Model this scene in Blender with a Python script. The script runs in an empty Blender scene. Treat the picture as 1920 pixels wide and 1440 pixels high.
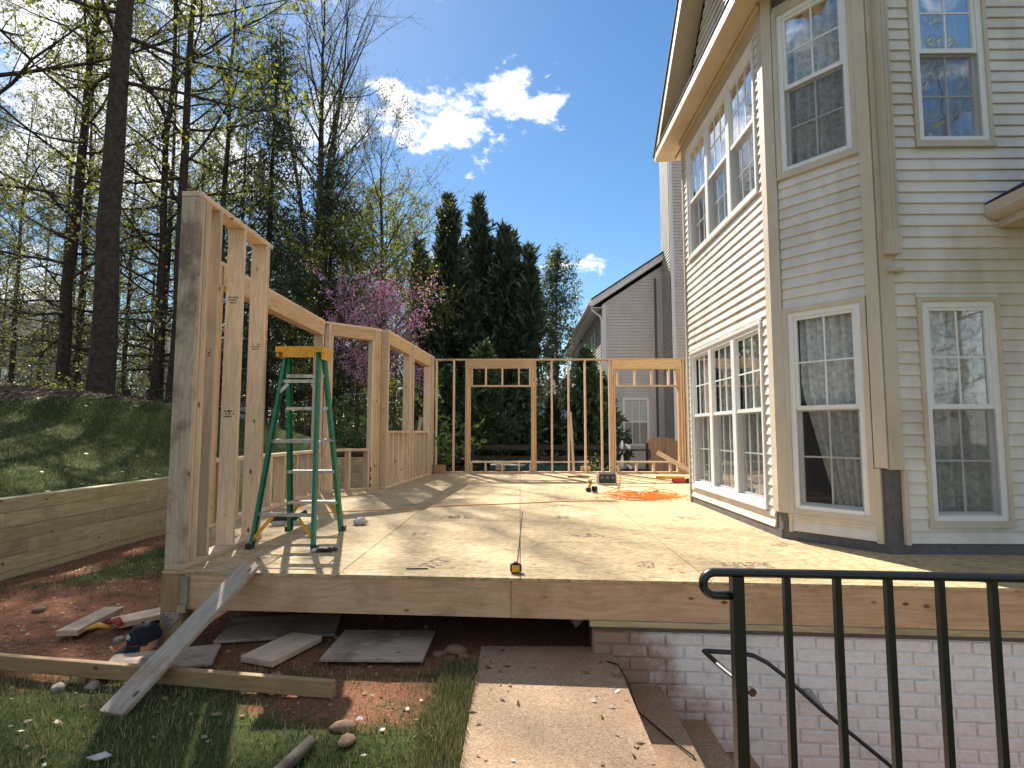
import bpy, bmesh, math, random
import numpy as np
from mathutils import Vector, Matrix

S = bpy.context.scene
COL = S.collection
rnd = random.Random(7)
R = math.radians

# ------------------------------------------------------------------ camera
cam_d = bpy.data.cameras.new('camera')
cam_d.sensor_width = 36.0
cam_d.lens = 20.25
cam_d.clip_start = 0.05
cam_d.clip_end = 2000
cam = bpy.data.objects.new('camera', cam_d)
COL.objects.link(cam)
cam.location = (0, 0, .95)
cam.rotation_euler = (R(90 + 4.764), 0, R(.793))
S.camera = cam

# ------------------------------------------------------------------ sky, sun, exposure
SUN_EL, SUN_AZ = 43.0, -22.0                      # azimuth from +Y towards +X
world = bpy.data.worlds.new('World')
S.world = world
world.use_nodes = True
wn, wl = world.node_tree.nodes, world.node_tree.links
wn.clear()
w_out = wn.new('ShaderNodeOutputWorld')
w_bg = wn.new('ShaderNodeBackground')
w_bg.inputs['Strength'].default_value = 0.068
sky = wn.new('ShaderNodeTexSky')
sky.sky_type = 'NISHITA'
sky.sun_disc = False
sky.sun_elevation = R(SUN_EL)
sky.sun_rotation = R(SUN_AZ)
sky.air_density = 1.15
sky.dust_density = 0.12
sky.ozone_density = 2.0
hs = wn.new('ShaderNodeHueSaturation')
hs.inputs['Saturation'].default_value = 1.25
hs.inputs['Value'].default_value = .68
wl.new(sky.outputs[0], hs.inputs['Color'])
tc = wn.new('ShaderNodeTexCoord')


def w_math(op, a, b=None):
    n = wn.new('ShaderNodeMath')
    n.operation = op
    for i, v in enumerate((a, b)):
        if v is None:
            continue
        if isinstance(v, (int, float)):
            n.inputs[i].default_value = v
        else:
            wl.new(v, n.inputs[i])
    return n.outputs[0]


def w_noise(scale, detail, rough, off):
    mp = wn.new('ShaderNodeMapping')
    mp.inputs['Location'].default_value = off
    mp.inputs['Scale'].default_value = (1, 1, 1.7)
    wl.new(tc.outputs['Generated'], mp.inputs['Vector'])
    n = wn.new('ShaderNodeTexNoise')
    n.inputs['Scale'].default_value = scale
    n.inputs['Detail'].default_value = detail
    n.inputs['Roughness'].default_value = rough
    wl.new(mp.outputs[0], n.inputs['Vector'])
    return n.outputs[0]


def w_blob(d, sx, sz, soft):
    """soft elliptical patch of cloud round a compass direction"""
    mp = wn.new('ShaderNodeMapping')
    mp.vector_type = 'POINT'
    mp.inputs['Location'].default_value = tuple(-d[i] * (1 / sx, 1 / sx, 1 / sz)[i] for i in range(3))
    mp.inputs['Scale'].default_value = (1 / sx, 1 / sx, 1 / sz)
    wl.new(tc.outputs['Generated'], mp.inputs['Vector'])
    ln = wn.new('ShaderNodeVectorMath')
    ln.operation = 'LENGTH'
    wl.new(mp.outputs[0], ln.inputs[0])
    return w_math('MAXIMUM', w_math('SUBTRACT', 1.0, ln.outputs['Value']), -soft)


def w_clear(d, rad):
    ln = wn.new('ShaderNodeVectorMath')
    ln.operation = 'DISTANCE'
    wl.new(tc.outputs['Generated'], ln.inputs[0])
    ln.inputs[1].default_value = d
    return w_math('MULTIPLY', w_math('MAXIMUM', w_math('SUBTRACT', 1.0, w_math('DIVIDE', ln.outputs['Value'], rad)), 0.0), 1.6)


CLOUDS = [((-.105, .868, .480), .115, .048), ((-.02, .852, .518), .070, .048), ((-.16, .858, .490), .10, .05), ((.035, .858, .512), .045, .040), ((.098, .954, .282), .080, .020),
          ((-.52, .734, .436), .30, .16), ((-.62, .70, .35), .25, .14), ((-.655, .736, .174), .22, .10), ((-.33, .83, .45), .14, .10)]
mask = None
for d, sx, sz in CLOUDS[5:]:
    b = w_blob(d, sx, sz, -.22)  # raised floor scatters added cloud over the unseen sky, as fill light
    mask = b if mask is None else w_math('MAXIMUM', mask, b)
mask = w_math('SUBTRACT', mask, w_clear((.14, .86, .50), .62))
dens = w_math('ADD', w_math('MULTIPLY', w_noise(7.0, 9, .62, (3.1, 1.7, .4)), 3.1), w_math('MULTIPLY', mask, .62))


def w_smooth(v, lo, hi):
    r_ = wn.new('ShaderNodeMapRange')
    r_.interpolation_type = 'SMOOTHSTEP'
    r_.inputs['From Min'].default_value = lo
    r_.inputs['From Max'].default_value = hi
    wl.new(v, r_.inputs['Value'])
    return r_.outputs[0]


near = None
for d, sx, sz in CLOUDS[:5]:
    b = w_blob(d, sx, sz, .7)
    near = b if near is None else w_math('MAXIMUM', near, b)
nd2 = w_math('ADD', w_math('MULTIPLY', near, 1.0), w_math('MULTIPLY', w_math('SUBTRACT', w_noise(15.0, 10, .66, (1.3, 4.1, 2.2)), .515), 4.4))
cloud_f = w_math('MAXIMUM', w_smooth(dens, 1.58, 2.15), w_math('MULTIPLY', w_smooth(nd2, .05, .75), .97))
mixc = wn.new('ShaderNodeMix')
mixc.data_type = 'RGBA'
shade = wn.new('ShaderNodeMix')
shade.data_type = 'RGBA'
wl.new(w_noise(15, 5, .55, (7, 2, 5)), shade.inputs[0])
shade.inputs[6].default_value = (4.6, 4.9, 5.5, 1)
shade.inputs[7].default_value = (9.0, 8.9, 8.7, 1)
wl.new(cloud_f, mixc.inputs[0])
wl.new(hs.outputs[0], mixc.inputs[6])
wl.new(shade.outputs[2], mixc.inputs[7])
wl.new(mixc.outputs[2], w_bg.inputs['Color'])
wl.new(w_bg.outputs[0], w_out.inputs['Surface'])

sun_d = bpy.data.lights.new('sun', 'SUN')
sun_d.energy = 3.75
sun_d.angle = R(.55)
sun_d.color = (1.0, .95, .87)
sun = bpy.data.objects.new('sun', sun_d)
COL.objects.link(sun)
sun.location = (-20, 50, 50)
az, el = R(SUN_AZ), R(SUN_EL)
sdir = Vector((math.sin(az) * math.cos(el), math.cos(az) * math.cos(el), math.sin(el)))
sun.rotation_euler = sdir.to_track_quat('Z', 'Y').to_euler()

S.view_settings.view_transform = 'Standard'
S.view_settings.look = 'None'
S.view_settings.gamma = 1.0
S.view_settings.use_curve_mapping = False
S.view_settings.exposure = 1.58
S.render.engine = 'CYCLES'
S.cycles.max_bounces = 6
S.cycles.diffuse_bounces = 3
S.cycles.glossy_bounces = 3
S.cycles.use_adaptive_sampling = True
S.cycles.adaptive_threshold = 0.02
S.cycles.transparent_max_bounces = 10
S.cycles.use_denoising = True

# ------------------------------------------------------------------ helpers
WM = {}
UP = Vector((0, 0, 1))


def register(o, world_m, parent):
    COL.objects.link(o)
    if parent is not None:
        o.parent = parent
        o.matrix_parent_inverse = WM[parent].inverted()
    o.matrix_basis = world_m
    WM[o] = world_m.copy()
    return o


def tag(o, label=None, cat=None, group=None, kind=None):
    if label:
        o['label'] = label
    if cat:
        o['category'] = cat
    if group:
        o['group'] = group
    if kind:
        o['kind'] = kind
    return o


def thing(name, loc, label=None, cat=None, group=None, kind=None, rz=0):
    o = bpy.data.objects.new(name, None)
    o.empty_display_size = .2
    register(o, Matrix.Translation(loc) @ Matrix.Rotation(rz, 4, 'Z'), None)
    return tag(o, label, cat, group, kind)


def put(name, mesh, parent=None, m=None, mat=None):
    """link a mesh object; mesh data is in its own space, m is its place in the world"""
    if mat is not None and not mesh.materials:
        mesh.materials.append(mat)
    o = bpy.data.objects.new(name, mesh)
    return register(o, m if m is not None else Matrix.Identity(4), parent)


class MB:
    def __init__(self):
        self.v, self.f, self.mi = [], [], []
        self.cur = 0

    def face(self, idx):
        self.f.append(idx)
        self.mi.append(self.cur)

    def box(self, a, b):
        (x0, y0, z0), (x1, y1, z1) = a, b
        n = len(self.v)
        self.v += [(x0, y0, z0), (x1, y0, z0), (x1, y1, z0), (x0, y1, z0), (x0, y0, z1), (x1, y0, z1), (x1, y1, z1), (x0, y1, z1)]
        for q in ((0, 3, 2, 1), (4, 5, 6, 7), (0, 1, 5, 4), (1, 2, 6, 5), (2, 3, 7, 6), (3, 0, 4, 7)):
            self.face(tuple(n + i for i in q))
        return self

    def prism(self, poly, z0, z1):
        n = len(self.v)
        k = len(poly)
        self.v += [(p[0], p[1], z0) for p in poly] + [(p[0], p[1], z1) for p in poly]
        self.face(tuple(n + i for i in reversed(range(k))))
        self.face(tuple(n + k + i for i in range(k)))
        for i in range(k):
            j = (i + 1) % k
            self.face((n + i, n + j, n + k + j, n + k + i))
        return self

    def tube(self, pts, rad, k=6, cap=True, flat=None):
        pts = [Vector(p) for p in pts]
        m = len(pts)
        if isinstance(rad, (int, float)):
            rad = [rad] * m
        n0 = len(self.v)
        ref = None
        for i, p in enumerate(pts):
            t = (pts[min(i + 1, m - 1)] - pts[max(i - 1, 0)])
            t = t.normalized() if t.length > 1e-9 else Vector((0, 0, 1))
            if ref is None:
                ref = Vector((0, 0, 1)) if abs(t.z) < .9 else Vector((1, 0, 0))
            a = ref - t * ref.dot(t)
            a = a.normalized() if a.length > 1e-6 else t.orthogonal().normalized()
            ref = a
            b = t.cross(a)
            r = rad[i]
            for j in range(k):
                th = 2 * math.pi * (j + .5) / k
                ca, sa = math.cos(th) * r, math.sin(th) * r
                if flat:
                    ca *= flat
                self.v.append((p.x + a.x * ca + b.x * sa, p.y + a.y * ca + b.y * sa, p.z + a.z * ca + b.z * sa))
        for i in range(m - 1):
            for j in range(k):
                j2 = (j + 1) % k
                self.face((n0 + i * k + j, n0 + i * k + j2, n0 + (i + 1) * k + j2, n0 + (i + 1) * k + j))
        if cap:
            self.face(tuple(n0 + j for j in reversed(range(k))))
            self.face(tuple(n0 + (m - 1) * k + j for j in range(k)))
        return self

    def lathe(self, prof, k=16, c=(0, 0)):
        n0 = len(self.v)
        for r, z in prof:
            for j in range(k):
                th = 2 * math.pi * j / k
                self.v.append((c[0] + r * math.cos(th), c[1] + r * math.sin(th), z))
        for i in range(len(prof) - 1):
            for j in range(k):
                j2 = (j + 1) % k
                self.face((n0 + i * k + j, n0 + i * k + j2, n0 + (i + 1) * k + j2, n0 + (i + 1) * k + j))
        return self

    def mesh(self, name, smooth=False):
        me = bpy.data.meshes.new(name)
        me.from_pydata([tuple(p) for p in self.v], [], self.f)
        if any(self.mi):
            me.polygons.foreach_set('material_index', self.mi)
        if smooth:
            me.polygons.foreach_set('use_smooth', [True] * len(me.polygons))
        me.update()
        return me

    def obj(self, name, mat, parent=None, m=None, smooth=False):
        me = self.mesh(name, smooth)
        for mm in (mat if isinstance(mat, (list, tuple)) else [mat]):
            me.materials.append(mm)
        return put(name, me, parent, m)


def np_mesh(name, V, F, mats, mat_idx=None, smooth=False):
    me = bpy.data.meshes.new(name)
    V = np.asarray(V, dtype=np.float32)
    F = np.asarray(F, dtype=np.int32)
    me.vertices.add(len(V))
    me.vertices.foreach_set('co', V.ravel())
    k = F.shape[1]
    me.loops.add(F.size)
    me.loops.foreach_set('vertex_index', F.ravel())
    me.polygons.add(len(F))
    me.polygons.foreach_set('loop_start', np.arange(0, F.size, k, dtype=np.int32))
    if mat_idx is not None:
        me.polygons.foreach_set('material_index', np.asarray(mat_idx, dtype=np.int32))
    if smooth:
        me.polygons.foreach_set('use_smooth', np.ones(len(F), dtype=bool))
    me.update(calc_edges=True)
    for m in mats:
        me.materials.append(m)
    return me


_cache = {}


def ch_box(l, w, t, b=.003):
    key = (round(l, 4), round(w, 4), round(t, 4), b)
    if key not in _cache:
        bm = bmesh.new()
        bmesh.ops.create_cube(bm, size=1)
        for v in bm.verts:
            v.co = Vector((v.co.x * l, v.co.y * w, v.co.z * t))
        if b:
            bmesh.ops.bevel(bm, geom=bm.edges[:], offset=b, segments=1, affect='EDGES')
        me = bpy.data.meshes.new('board')
        bm.to_mesh(me)
        bm.free()
        _cache[key] = me
    return _cache[key]


def frame_m(c, x, y):
    x = Vector(x).normalized()
    y = Vector(y)
    y = (y - x * y.dot(x)).normalized()
    z = x.cross(y)
    m = Matrix.Identity(4)
    for i in range(3):
        m[i][0], m[i][1], m[i][2], m[i][3] = x[i], y[i], z[i], c[i]
    return m


def board(name, p0, p1, w, t, side, mat, parent, b=.003):
    """sawn piece from p0 to p1 (centre line); w is measured along side, t across it"""
    p0, p1 = Vector(p0), Vector(p1)
    d = p1 - p0
    me = ch_box(d.length, w, t, b)
    key = (me.name, mat.name)
    if key not in _cache:
        if me.materials and me.materials[0] != mat:
            me2 = me.copy()
            me2.materials.clear()
        else:
            me2 = me
        if not me2.materials:
            me2.materials.append(mat)
        _cache[key] = me2
    return put(name, _cache[key], parent, frame_m((p0 + p1) / 2, d, side))


# ------------------------------------------------------------------ materials
def new_mat(name):
    m = bpy.data.materials.new(name)
    m.use_nodes = True
    nt = m.node_tree
    return m, nt.nodes, nt.links, nt.nodes['Principled BSDF']


def nd(N, L, typ, ins=None, **attr):
    n = N.new(typ)
    for k, v in attr.items():
        setattr(n, k, v)
    for k, v in (ins or {}).items():
        if hasattr(v, 'is_linked') and hasattr(v, 'node'):
            L.new(v, n.inputs[k])
        else:
            n.inputs[k].default_value = v
    return n


def ramp_n(N, L, fac, stops):
    r = N.new('ShaderNodeValToRGB')
    e = r.color_ramp.elements
    while len(e) < len(stops):
        e.new(.5)
    for i, (p, c) in enumerate(stops):
        e[i].position = p
        e[i].color = (*c, 1) if len(c) == 3 else c
    L.new(fac, r.inputs[0])
    return r


def plain(name, c, rough=.6, metal=0.0, var=.12, scale=14.0, bump=0.0, spec=.5):
    m, N, L, B = new_mat(name)
    t = nd(N, L, 'ShaderNodeTexCoord')
    n = nd(N, L, 'ShaderNodeTexNoise', {'Vector': t.outputs['Object'], 'Scale': scale, 'Detail': 6.0, 'Roughness': .65})
    lo = tuple(x * (1 - var) for x in c)
    hi = tuple(min(1, x * (1 + var)) for x in c)
    r = ramp_n(N, L, n.outputs[0], [(.3, lo), (.7, hi)])
    L.new(r.outputs[0], B.inputs['Base Color'])
    B.inputs['Roughness'].default_value = rough
    B.inputs['Metallic'].default_value = metal
    B.inputs['Specular IOR Level'].default_value = spec
    if bump:
        bp = nd(N, L, 'ShaderNodeBump', {'Height': n.outputs[0], 'Strength': bump, 'Distance': .01})
        L.new(bp.outputs[0], B.inputs['Normal'])
    return m


def wood(name, light, dark, knot=(.10, .05, .025), rough=.72, weather=None, spread=.22, knots=True, wamt=.5):
    m, N, L, B = new_mat(name)
    t = nd(N, L, 'ShaderNodeTexCoord')
    oi = nd(N, L, 'ShaderNodeObjectInfo')
    off = nd(N, L, 'ShaderNodeVectorMath', {0: (37.0, 53.0, 19.0)}, operation='SCALE')
    L.new(oi.outputs['Random'], off.inputs['Scale'])
    p = nd(N, L, 'ShaderNodeVectorMath', {0: t.outputs['Object'], 1: off.outputs[0]}, operation='ADD')
    mp = nd(N, L, 'ShaderNodeMapping', {'Vector': p.outputs[0], 'Scale': (.9, 15, 15)})
    warp = nd(N, L, 'ShaderNodeTexNoise', {'Vector': p.outputs[0], 'Scale': 1.6, 'Detail': 2.0})
    wv = nd(N, L, 'ShaderNodeVectorMath', {0: warp.outputs['Color'], 1: (.0, 2.2, 2.2)}, operation='MULTIPLY')
    pp = nd(N, L, 'ShaderNodeVectorMath', {0: mp.outputs[0], 1: wv.outputs[0]}, operation='ADD')
    g = nd(N, L, 'ShaderNodeTexNoise', {'Vector': pp.outputs[0], 'Scale': 3.2, 'Detail': 5.0, 'Roughness': .6})
    col = ramp_n(N, L, g.outputs[0], [(.32, dark), (.62, light)])
    out = col.outputs[0]
    if knots:
        km = nd(N, L, 'ShaderNodeMapping', {'Vector': p.outputs[0], 'Scale': (5.5, 10, 10)})
        vo = nd(N, L, 'ShaderNodeTexVoronoi', {'Vector': km.outputs[0], 'Scale': 1.0, 'Randomness': 1.0})
        ks = nd(N, L, 'ShaderNodeMapRange', {'Value': vo.outputs['Distance'], 'From Min': .07, 'From Max': .16, 'To Min': 1.0, 'To Max': 0.0})
        sel = nd(N, L, 'ShaderNodeMath', {0: vo.outputs['Color'], 1: .60}, operation='GREATER_THAN')
        kk = nd(N, L, 'ShaderNodeMath', {0: ks.outputs[0], 1: sel.outputs[0]}, operation='MULTIPLY')
        mx = nd(N, L, 'ShaderNodeMix', {0: kk.outputs[0], 6: out, 7: (*knot, 1)}, data_type='RGBA')
        out = mx.outputs[2]
    if weather:
        n2 = nd(N, L, 'ShaderNodeTexNoise', {'Vector': p.outputs[0], 'Scale': 3.0, 'Detail': 7.0, 'Roughness': .68})
        f = nd(N, L, 'ShaderNodeMapRange', {'Value': n2.outputs[0], 'From Min': .5, 'From Max': .66, 'To Min': 0.0, 'To Max': wamt})
        mx = nd(N, L, 'ShaderNodeMix', {0: f.outputs[0], 6: out, 7: (*weather, 1)}, data_type='RGBA')
        out = mx.outputs[2]
    rv = nd(N, L, 'ShaderNodeMapRange', {'Value': oi.outputs['Random'], 'To Min': 1 - spread, 'To Max': 1 + spread * .4})
    sc = nd(N, L, 'ShaderNodeVectorMath', {0: out}, operation='SCALE')
    L.new(rv.outputs[0], sc.inputs['Scale'])
    L.new(sc.outputs[0], B.inputs['Base Color'])
    B.inputs['Roughness'].default_value = rough
    B.inputs['Specular IOR Level'].default_value = .3
    bp = nd(N, L, 'ShaderNodeBump', {'Height': g.outputs[0], 'Strength': .25, 'Distance': .004})
    L.new(bp.outputs[0], B.inputs['Normal'])
    return m


M = {}
M['stud'] = wood('spruce_lumber', (.76, .565, .385), (.60, .415, .26), weather=(.44, .32, .225), wamt=.35)
M['stud_old'] = wood('weathered_lumber', (.58, .44, .32), (.40, .29, .20), weather=(.15, .09, .06), wamt=.8)
M['header'] = wood('yellow_pine', (.70, .475, .265), (.52, .315, .15))
M['rim'] = wood('rim_lumber', (.70, .455, .265), (.54, .325, .175), weather=(.36, .205, .11), wamt=.5, spread=.06)
M['treated'] = wood('treated_timber', (.60, .50, .27), (.42, .34, .17), weather=(.27, .18, .09), wamt=.5)
M['treated_brown'] = wood('treated_post', (.40, .25, .12), (.27, .16, .075), weather=(.3, .22, .10))
M['grey_plank'] = wood('grey_plank', (.54, .44, .33), (.38, .30, .22), weather=(.33, .15, .075), wamt=.85)
M['dark_wood'] = wood('dark_fence_wood', (.060, .046, .036), (.030, .022, .017), knots=False)
M['gate_wood'] = wood('gate_cedar', (.40, .25, .15), (.30, .18, .10))
M['bark'] = plain('tree_bark', (.060, .046, .036), .95, var=.55, scale=9, bump=.9, spec=.15)
M['bark_pale'] = plain('pale_bark', (.13, .105, .085), .95, var=.4, scale=12, bump=.6, spec=.15)


def siding_mat(name, c, rough=.45, dirt=.12):
    m, N, L, B = new_mat(name)
    t = nd(N, L, 'ShaderNodeTexCoord')
    g = nd(N, L, 'ShaderNodeNewGeometry')
    mp = nd(N, L, 'ShaderNodeMapping', {'Vector': g.outputs['Position'], 'Scale': (1.3, 1.3, .55)})
    n = nd(N, L, 'ShaderNodeTexNoise', {'Vector': mp.outputs[0], 'Scale': 2.2, 'Detail': 7.0, 'Roughness': .65})
    oi = nd(N, L, 'ShaderNodeObjectInfo')
    a = nd(N, L, 'ShaderNodeMath', {0: oi.outputs['Random'], 1: .12}, operation='MULTIPLY')
    a2 = nd(N, L, 'ShaderNodeMath', {0: n.outputs[0], 1: a.outputs[0]}, operation='ADD')
    lo = tuple(x * (1 - dirt) * k for x, k in zip(c, (1, .97, .91)))
    r = ramp_n(N, L, a2.outputs[0], [(.38, lo), (.66, c)])
    L.new(r.outputs[0], B.inputs['Base Color'])
    B.inputs['Roughness'].default_value = rough
    gm = nd(N, L, 'ShaderNodeMapping', {'Vector': t.outputs['Object'], 'Scale': (6, 90, 90)})
    gn = nd(N, L, 'ShaderNodeTexNoise', {'Vector': gm.outputs[0], 'Scale': 3.0, 'Detail': 4.0})
    bp = nd(N, L, 'ShaderNodeBump', {'Height': gn.outputs[0], 'Strength': .12, 'Distance': .003})
    L.new(bp.outputs[0], B.inputs['Normal'])
    return m


M['siding'] = siding_mat('cream_vinyl', (.77, .72, .64), .45, .25)
M['trim'] = siding_mat('tan_trim', (.62, .535, .415), .5, .2)
M['soffit'] = siding_mat('tan_soffit', (.60, .49, .34), .5)
M['white'] = plain('white_vinyl', (.80, .79, .76), .35, var=.04)
M['neigh'] = siding_mat('grey_siding', (.62, .555, .52), .5)
M['neigh_trim'] = plain('grey_trim', (.74, .72, .70), .5, var=.05)
M['felt'] = plain('grey_flashing', (.115, .105, .105), .6, var=.3, scale=20)
M['shingle'] = plain('dark_shingles', (.028, .028, .032), .9, var=.4, scale=40, bump=.4)
M['inside'] = plain('unlit_room_dark', (.075, .07, .065), .9)  # dark tone stands in for the lack of light indoors
M['black_iron'] = plain('black_iron', (.008, .008, .009), .32, var=.2, spec=.6)
M['steel'] = plain('galvanised_steel', (.42, .43, .44), .38, metal=.9, var=.2, scale=30)
M['alu'] = plain('dull_aluminium', (.50, .49, .47), .42, metal=.6, var=.3, scale=25)
M['green'] = plain('green_fibreglass', (.012, .165, .085), .42, var=.3, scale=18)
M['yellow'] = plain('yellow_plastic', (.72, .36, .02), .45, var=.25, scale=30)
M['black'] = plain('black_plastic', (.014, .014, .015), .5, var=.3)
M['orange'] = plain('orange_cord', (.92, .33, .05), .45, var=.1)
M['red'] = plain('red_plastic', (.42, .03, .02), .45, var=.2)
M['rag'] = plain('pale_rag', (.55, .50, .45), .9, var=.3, bump=.3)
M['navy'] = plain('navy_cloth', (.007, .007, .014), .9, var=.3, scale=60)
M['whiteprint'] = plain('white_print', (.7, .7, .7), .6)
M['ink'] = plain('grey_ink', (.060, .048, .035), .9, var=.25, scale=60)
M['redspot'] = plain('red_paint_spot', (.55, .12, .07), .8)
M['green_tarp'] = plain('green_tarp', (.006, .042, .026), .6, var=.3)
M['blue_tarp'] = plain('blue_tarp', (.02, .06, .16), .55, var=.3)
M['pot'] = plain('white_ornament', (.75, .74, .72), .5)
M['stone'] = plain('brown_stone', (.24, .14, .075), .85, var=.4, scale=9, bump=.5)
M['stone_pale'] = plain('pale_stone', (.36, .28, .20), .85, var=.3, scale=9, bump=.5)
M['metal_roof'] = plain('pale_metal_roof', (.55, .55, .56), .4, metal=.3, var=.15)
M['navy_roof'] = plain('navy_roof', (.012, .016, .030), .7, var=.3)
M['far_wall'] = plain('pale_far_wall', (.42, .41, .39), .8)
M['far_roof'] = plain('grey_far_roof', (.16, .15, .15), .9, var=.2)


def glass_mat():
    m, N, L, B = new_mat('window_glass')
    N.remove(B)
    out = N['Material Output']
    tr = nd(N, L, 'ShaderNodeBsdfTransparent', {'Color': (.95, .97, .97, 1)})
    gl = nd(N, L, 'ShaderNodeBsdfGlossy', {'Color': (1, 1, 1, 1), 'Roughness': .02})
    g = nd(N, L, 'ShaderNodeNewGeometry')
    n = nd(N, L, 'ShaderNodeTexNoise', {'Vector': g.outputs['Position'], 'Scale': 3.0, 'Detail': 1.0})
    bp = nd(N, L, 'ShaderNodeBump', {'Height': n.outputs[0], 'Strength': .04, 'Distance': .05})
    L.new(bp.outputs[0], gl.inputs['Normal'])
    fr = nd(N, L, 'ShaderNodeFresnel', {'IOR': 1.55})
    k = nd(N, L, 'ShaderNodeMath', {0: fr.outputs[0], 1: .62}, operation='MULTIPLY', use_clamp=True)
    mx = nd(N, L, 'ShaderNodeMixShader', {0: k.outputs[0], 1: tr.outputs[0], 2: gl.outputs[0]})
    L.new(mx.outputs[0], out.inputs[0])
    return m


M['glass'] = glass_mat()


def veil(name, col, a_lo, a_hi, scale, stretch=(1, 1, 1)):
    m, N, L, B = new_mat(name)
    N.remove(B)
    out = N['Material Output']
    g = nd(N, L, 'ShaderNodeNewGeometry')
    mp = nd(N, L, 'ShaderNodeMapping', {'Vector': g.outputs['Position'], 'Scale': stretch})
    v = nd(N, L, 'ShaderNodeTexVoronoi', {'Vector': mp.outputs[0], 'Scale': scale}, feature='SMOOTH_F1')
    n = nd(N, L, 'ShaderNodeTexNoise', {'Vector': mp.outputs[0], 'Scale': scale * 1.5, 'Detail': 4.0})
    s = nd(N, L, 'ShaderNodeMath', {0: v.outputs['Distance'], 1: n.outputs[0]}, operation='ADD')
    a = nd(N, L, 'ShaderNodeMapRange', {'Value': s.outputs[0], 'From Min': .55, 'From Max': 1.15, 'To Min': a_lo, 'To Max': a_hi})
    df = nd(N, L, 'ShaderNodeBsdfDiffuse', {'Color': (*col, 1)})
    tl = nd(N, L, 'ShaderNodeBsdfTranslucent', {'Color': (*col, 1)})
    mm = nd(N, L, 'ShaderNodeMixShader', {0: .35, 1: df.outputs[0], 2: tl.outputs[0]})
    tr = nd(N, L, 'ShaderNodeBsdfTransparent')
    mx = nd(N, L, 'ShaderNodeMixShader', {0: a.outputs[0], 1: tr.outputs[0], 2: mm.outputs[0]})
    L.new(mx.outputs[0], out.inputs[0])
    return m


M['lace'] = veil('lace_curtain', (.90, .88, .83), .62, 1.0, 24.0)
M['sheer'] = veil('sheer_curtain', (.74, .75, .76), .7, 1.0, 6.0, (1, 1, .2))
M['screen'] = veil('insect_screen', (.09, .09, .095), .28, .34, 3.0)


def leaf_mat(name, c, var=.35, trans=.5):
    m, N, L, B = new_mat(name)
    N.remove(B)
    out = N['Material Output']
    g = nd(N, L, 'ShaderNodeNewGeometry')
    n = nd(N, L, 'ShaderNodeTexNoise', {'Vector': g.outputs['Position'], 'Scale': 1.1, 'Detail': 2.0})
    f = nd(N, L, 'ShaderNodeMath', {0: n.outputs[0], 1: .5}, operation='MULTIPLY')
    f2 = nd(N, L, 'ShaderNodeMath', {0: g.outputs['Random Per Island'], 1: f.outputs[0]}, operation='ADD')
    lo = tuple(x * (1 - var) for x in c)
    hi = (c[0] * (1 + var * 1.1), c[1] * (1 + var), c[2] * (1 + var * .6))
    r = ramp_n(N, L, f2.outputs[0], [(.2, lo), (1.0, hi)])
    df = nd(N, L, 'ShaderNodeBsdfDiffuse', {'Color': r.outputs[0]})
    tl = nd(N, L, 'ShaderNodeBsdfTranslucent', {'Color': r.outputs[0]})
    mm = nd(N, L, 'ShaderNodeMixShader', {0: trans, 1: df.outputs[0], 2: tl.outputs[0]})
    gl = nd(N, L, 'ShaderNodeBsdfGlossy', {'Roughness': .42, 'Color': (.9, .95, .9, 1)})
    m2 = nd(N, L, 'ShaderNodeMixShader', {0: .05, 1: mm.outputs[0], 2: gl.outputs[0]})
    L.new(m2.outputs[0], out.inputs[0])
    return m


M['leaf'] = leaf_mat('spring_leaf', (.17, .18, .06), trans=.6)
M['leaf_y'] = leaf_mat('yellow_green_leaf', (.24, .26, .035), trans=.6)
M['leaf_s'] = leaf_mat('shrub_leaf', (.15, .21, .045), trans=.55)
M['leaf_g'] = leaf_mat('grey_green_leaf', (.085, .115, .050))
M['needle'] = leaf_mat('dark_needles', (.046, .068, .042), trans=.25)
M['needle2'] = leaf_mat('pine_needles', (.045, .058, .030), trans=.3)
M['hedge'] = leaf_mat('hedge_spray', (.065, .105, .045), trans=.35)
M['pink'] = leaf_mat('redbud_blossom', (.72, .36, .54), trans=.5)
M['litter'] = leaf_mat('dry_leaf', (.26, .18, .115), var=.5, trans=.25)
M['grass'] = leaf_mat('grass_blade', (.095, .115, .032), var=.45, trans=.35)
M['straw'] = leaf_mat('dry_grass', (.30, .235, .12), var=.35, trans=.3)


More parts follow.
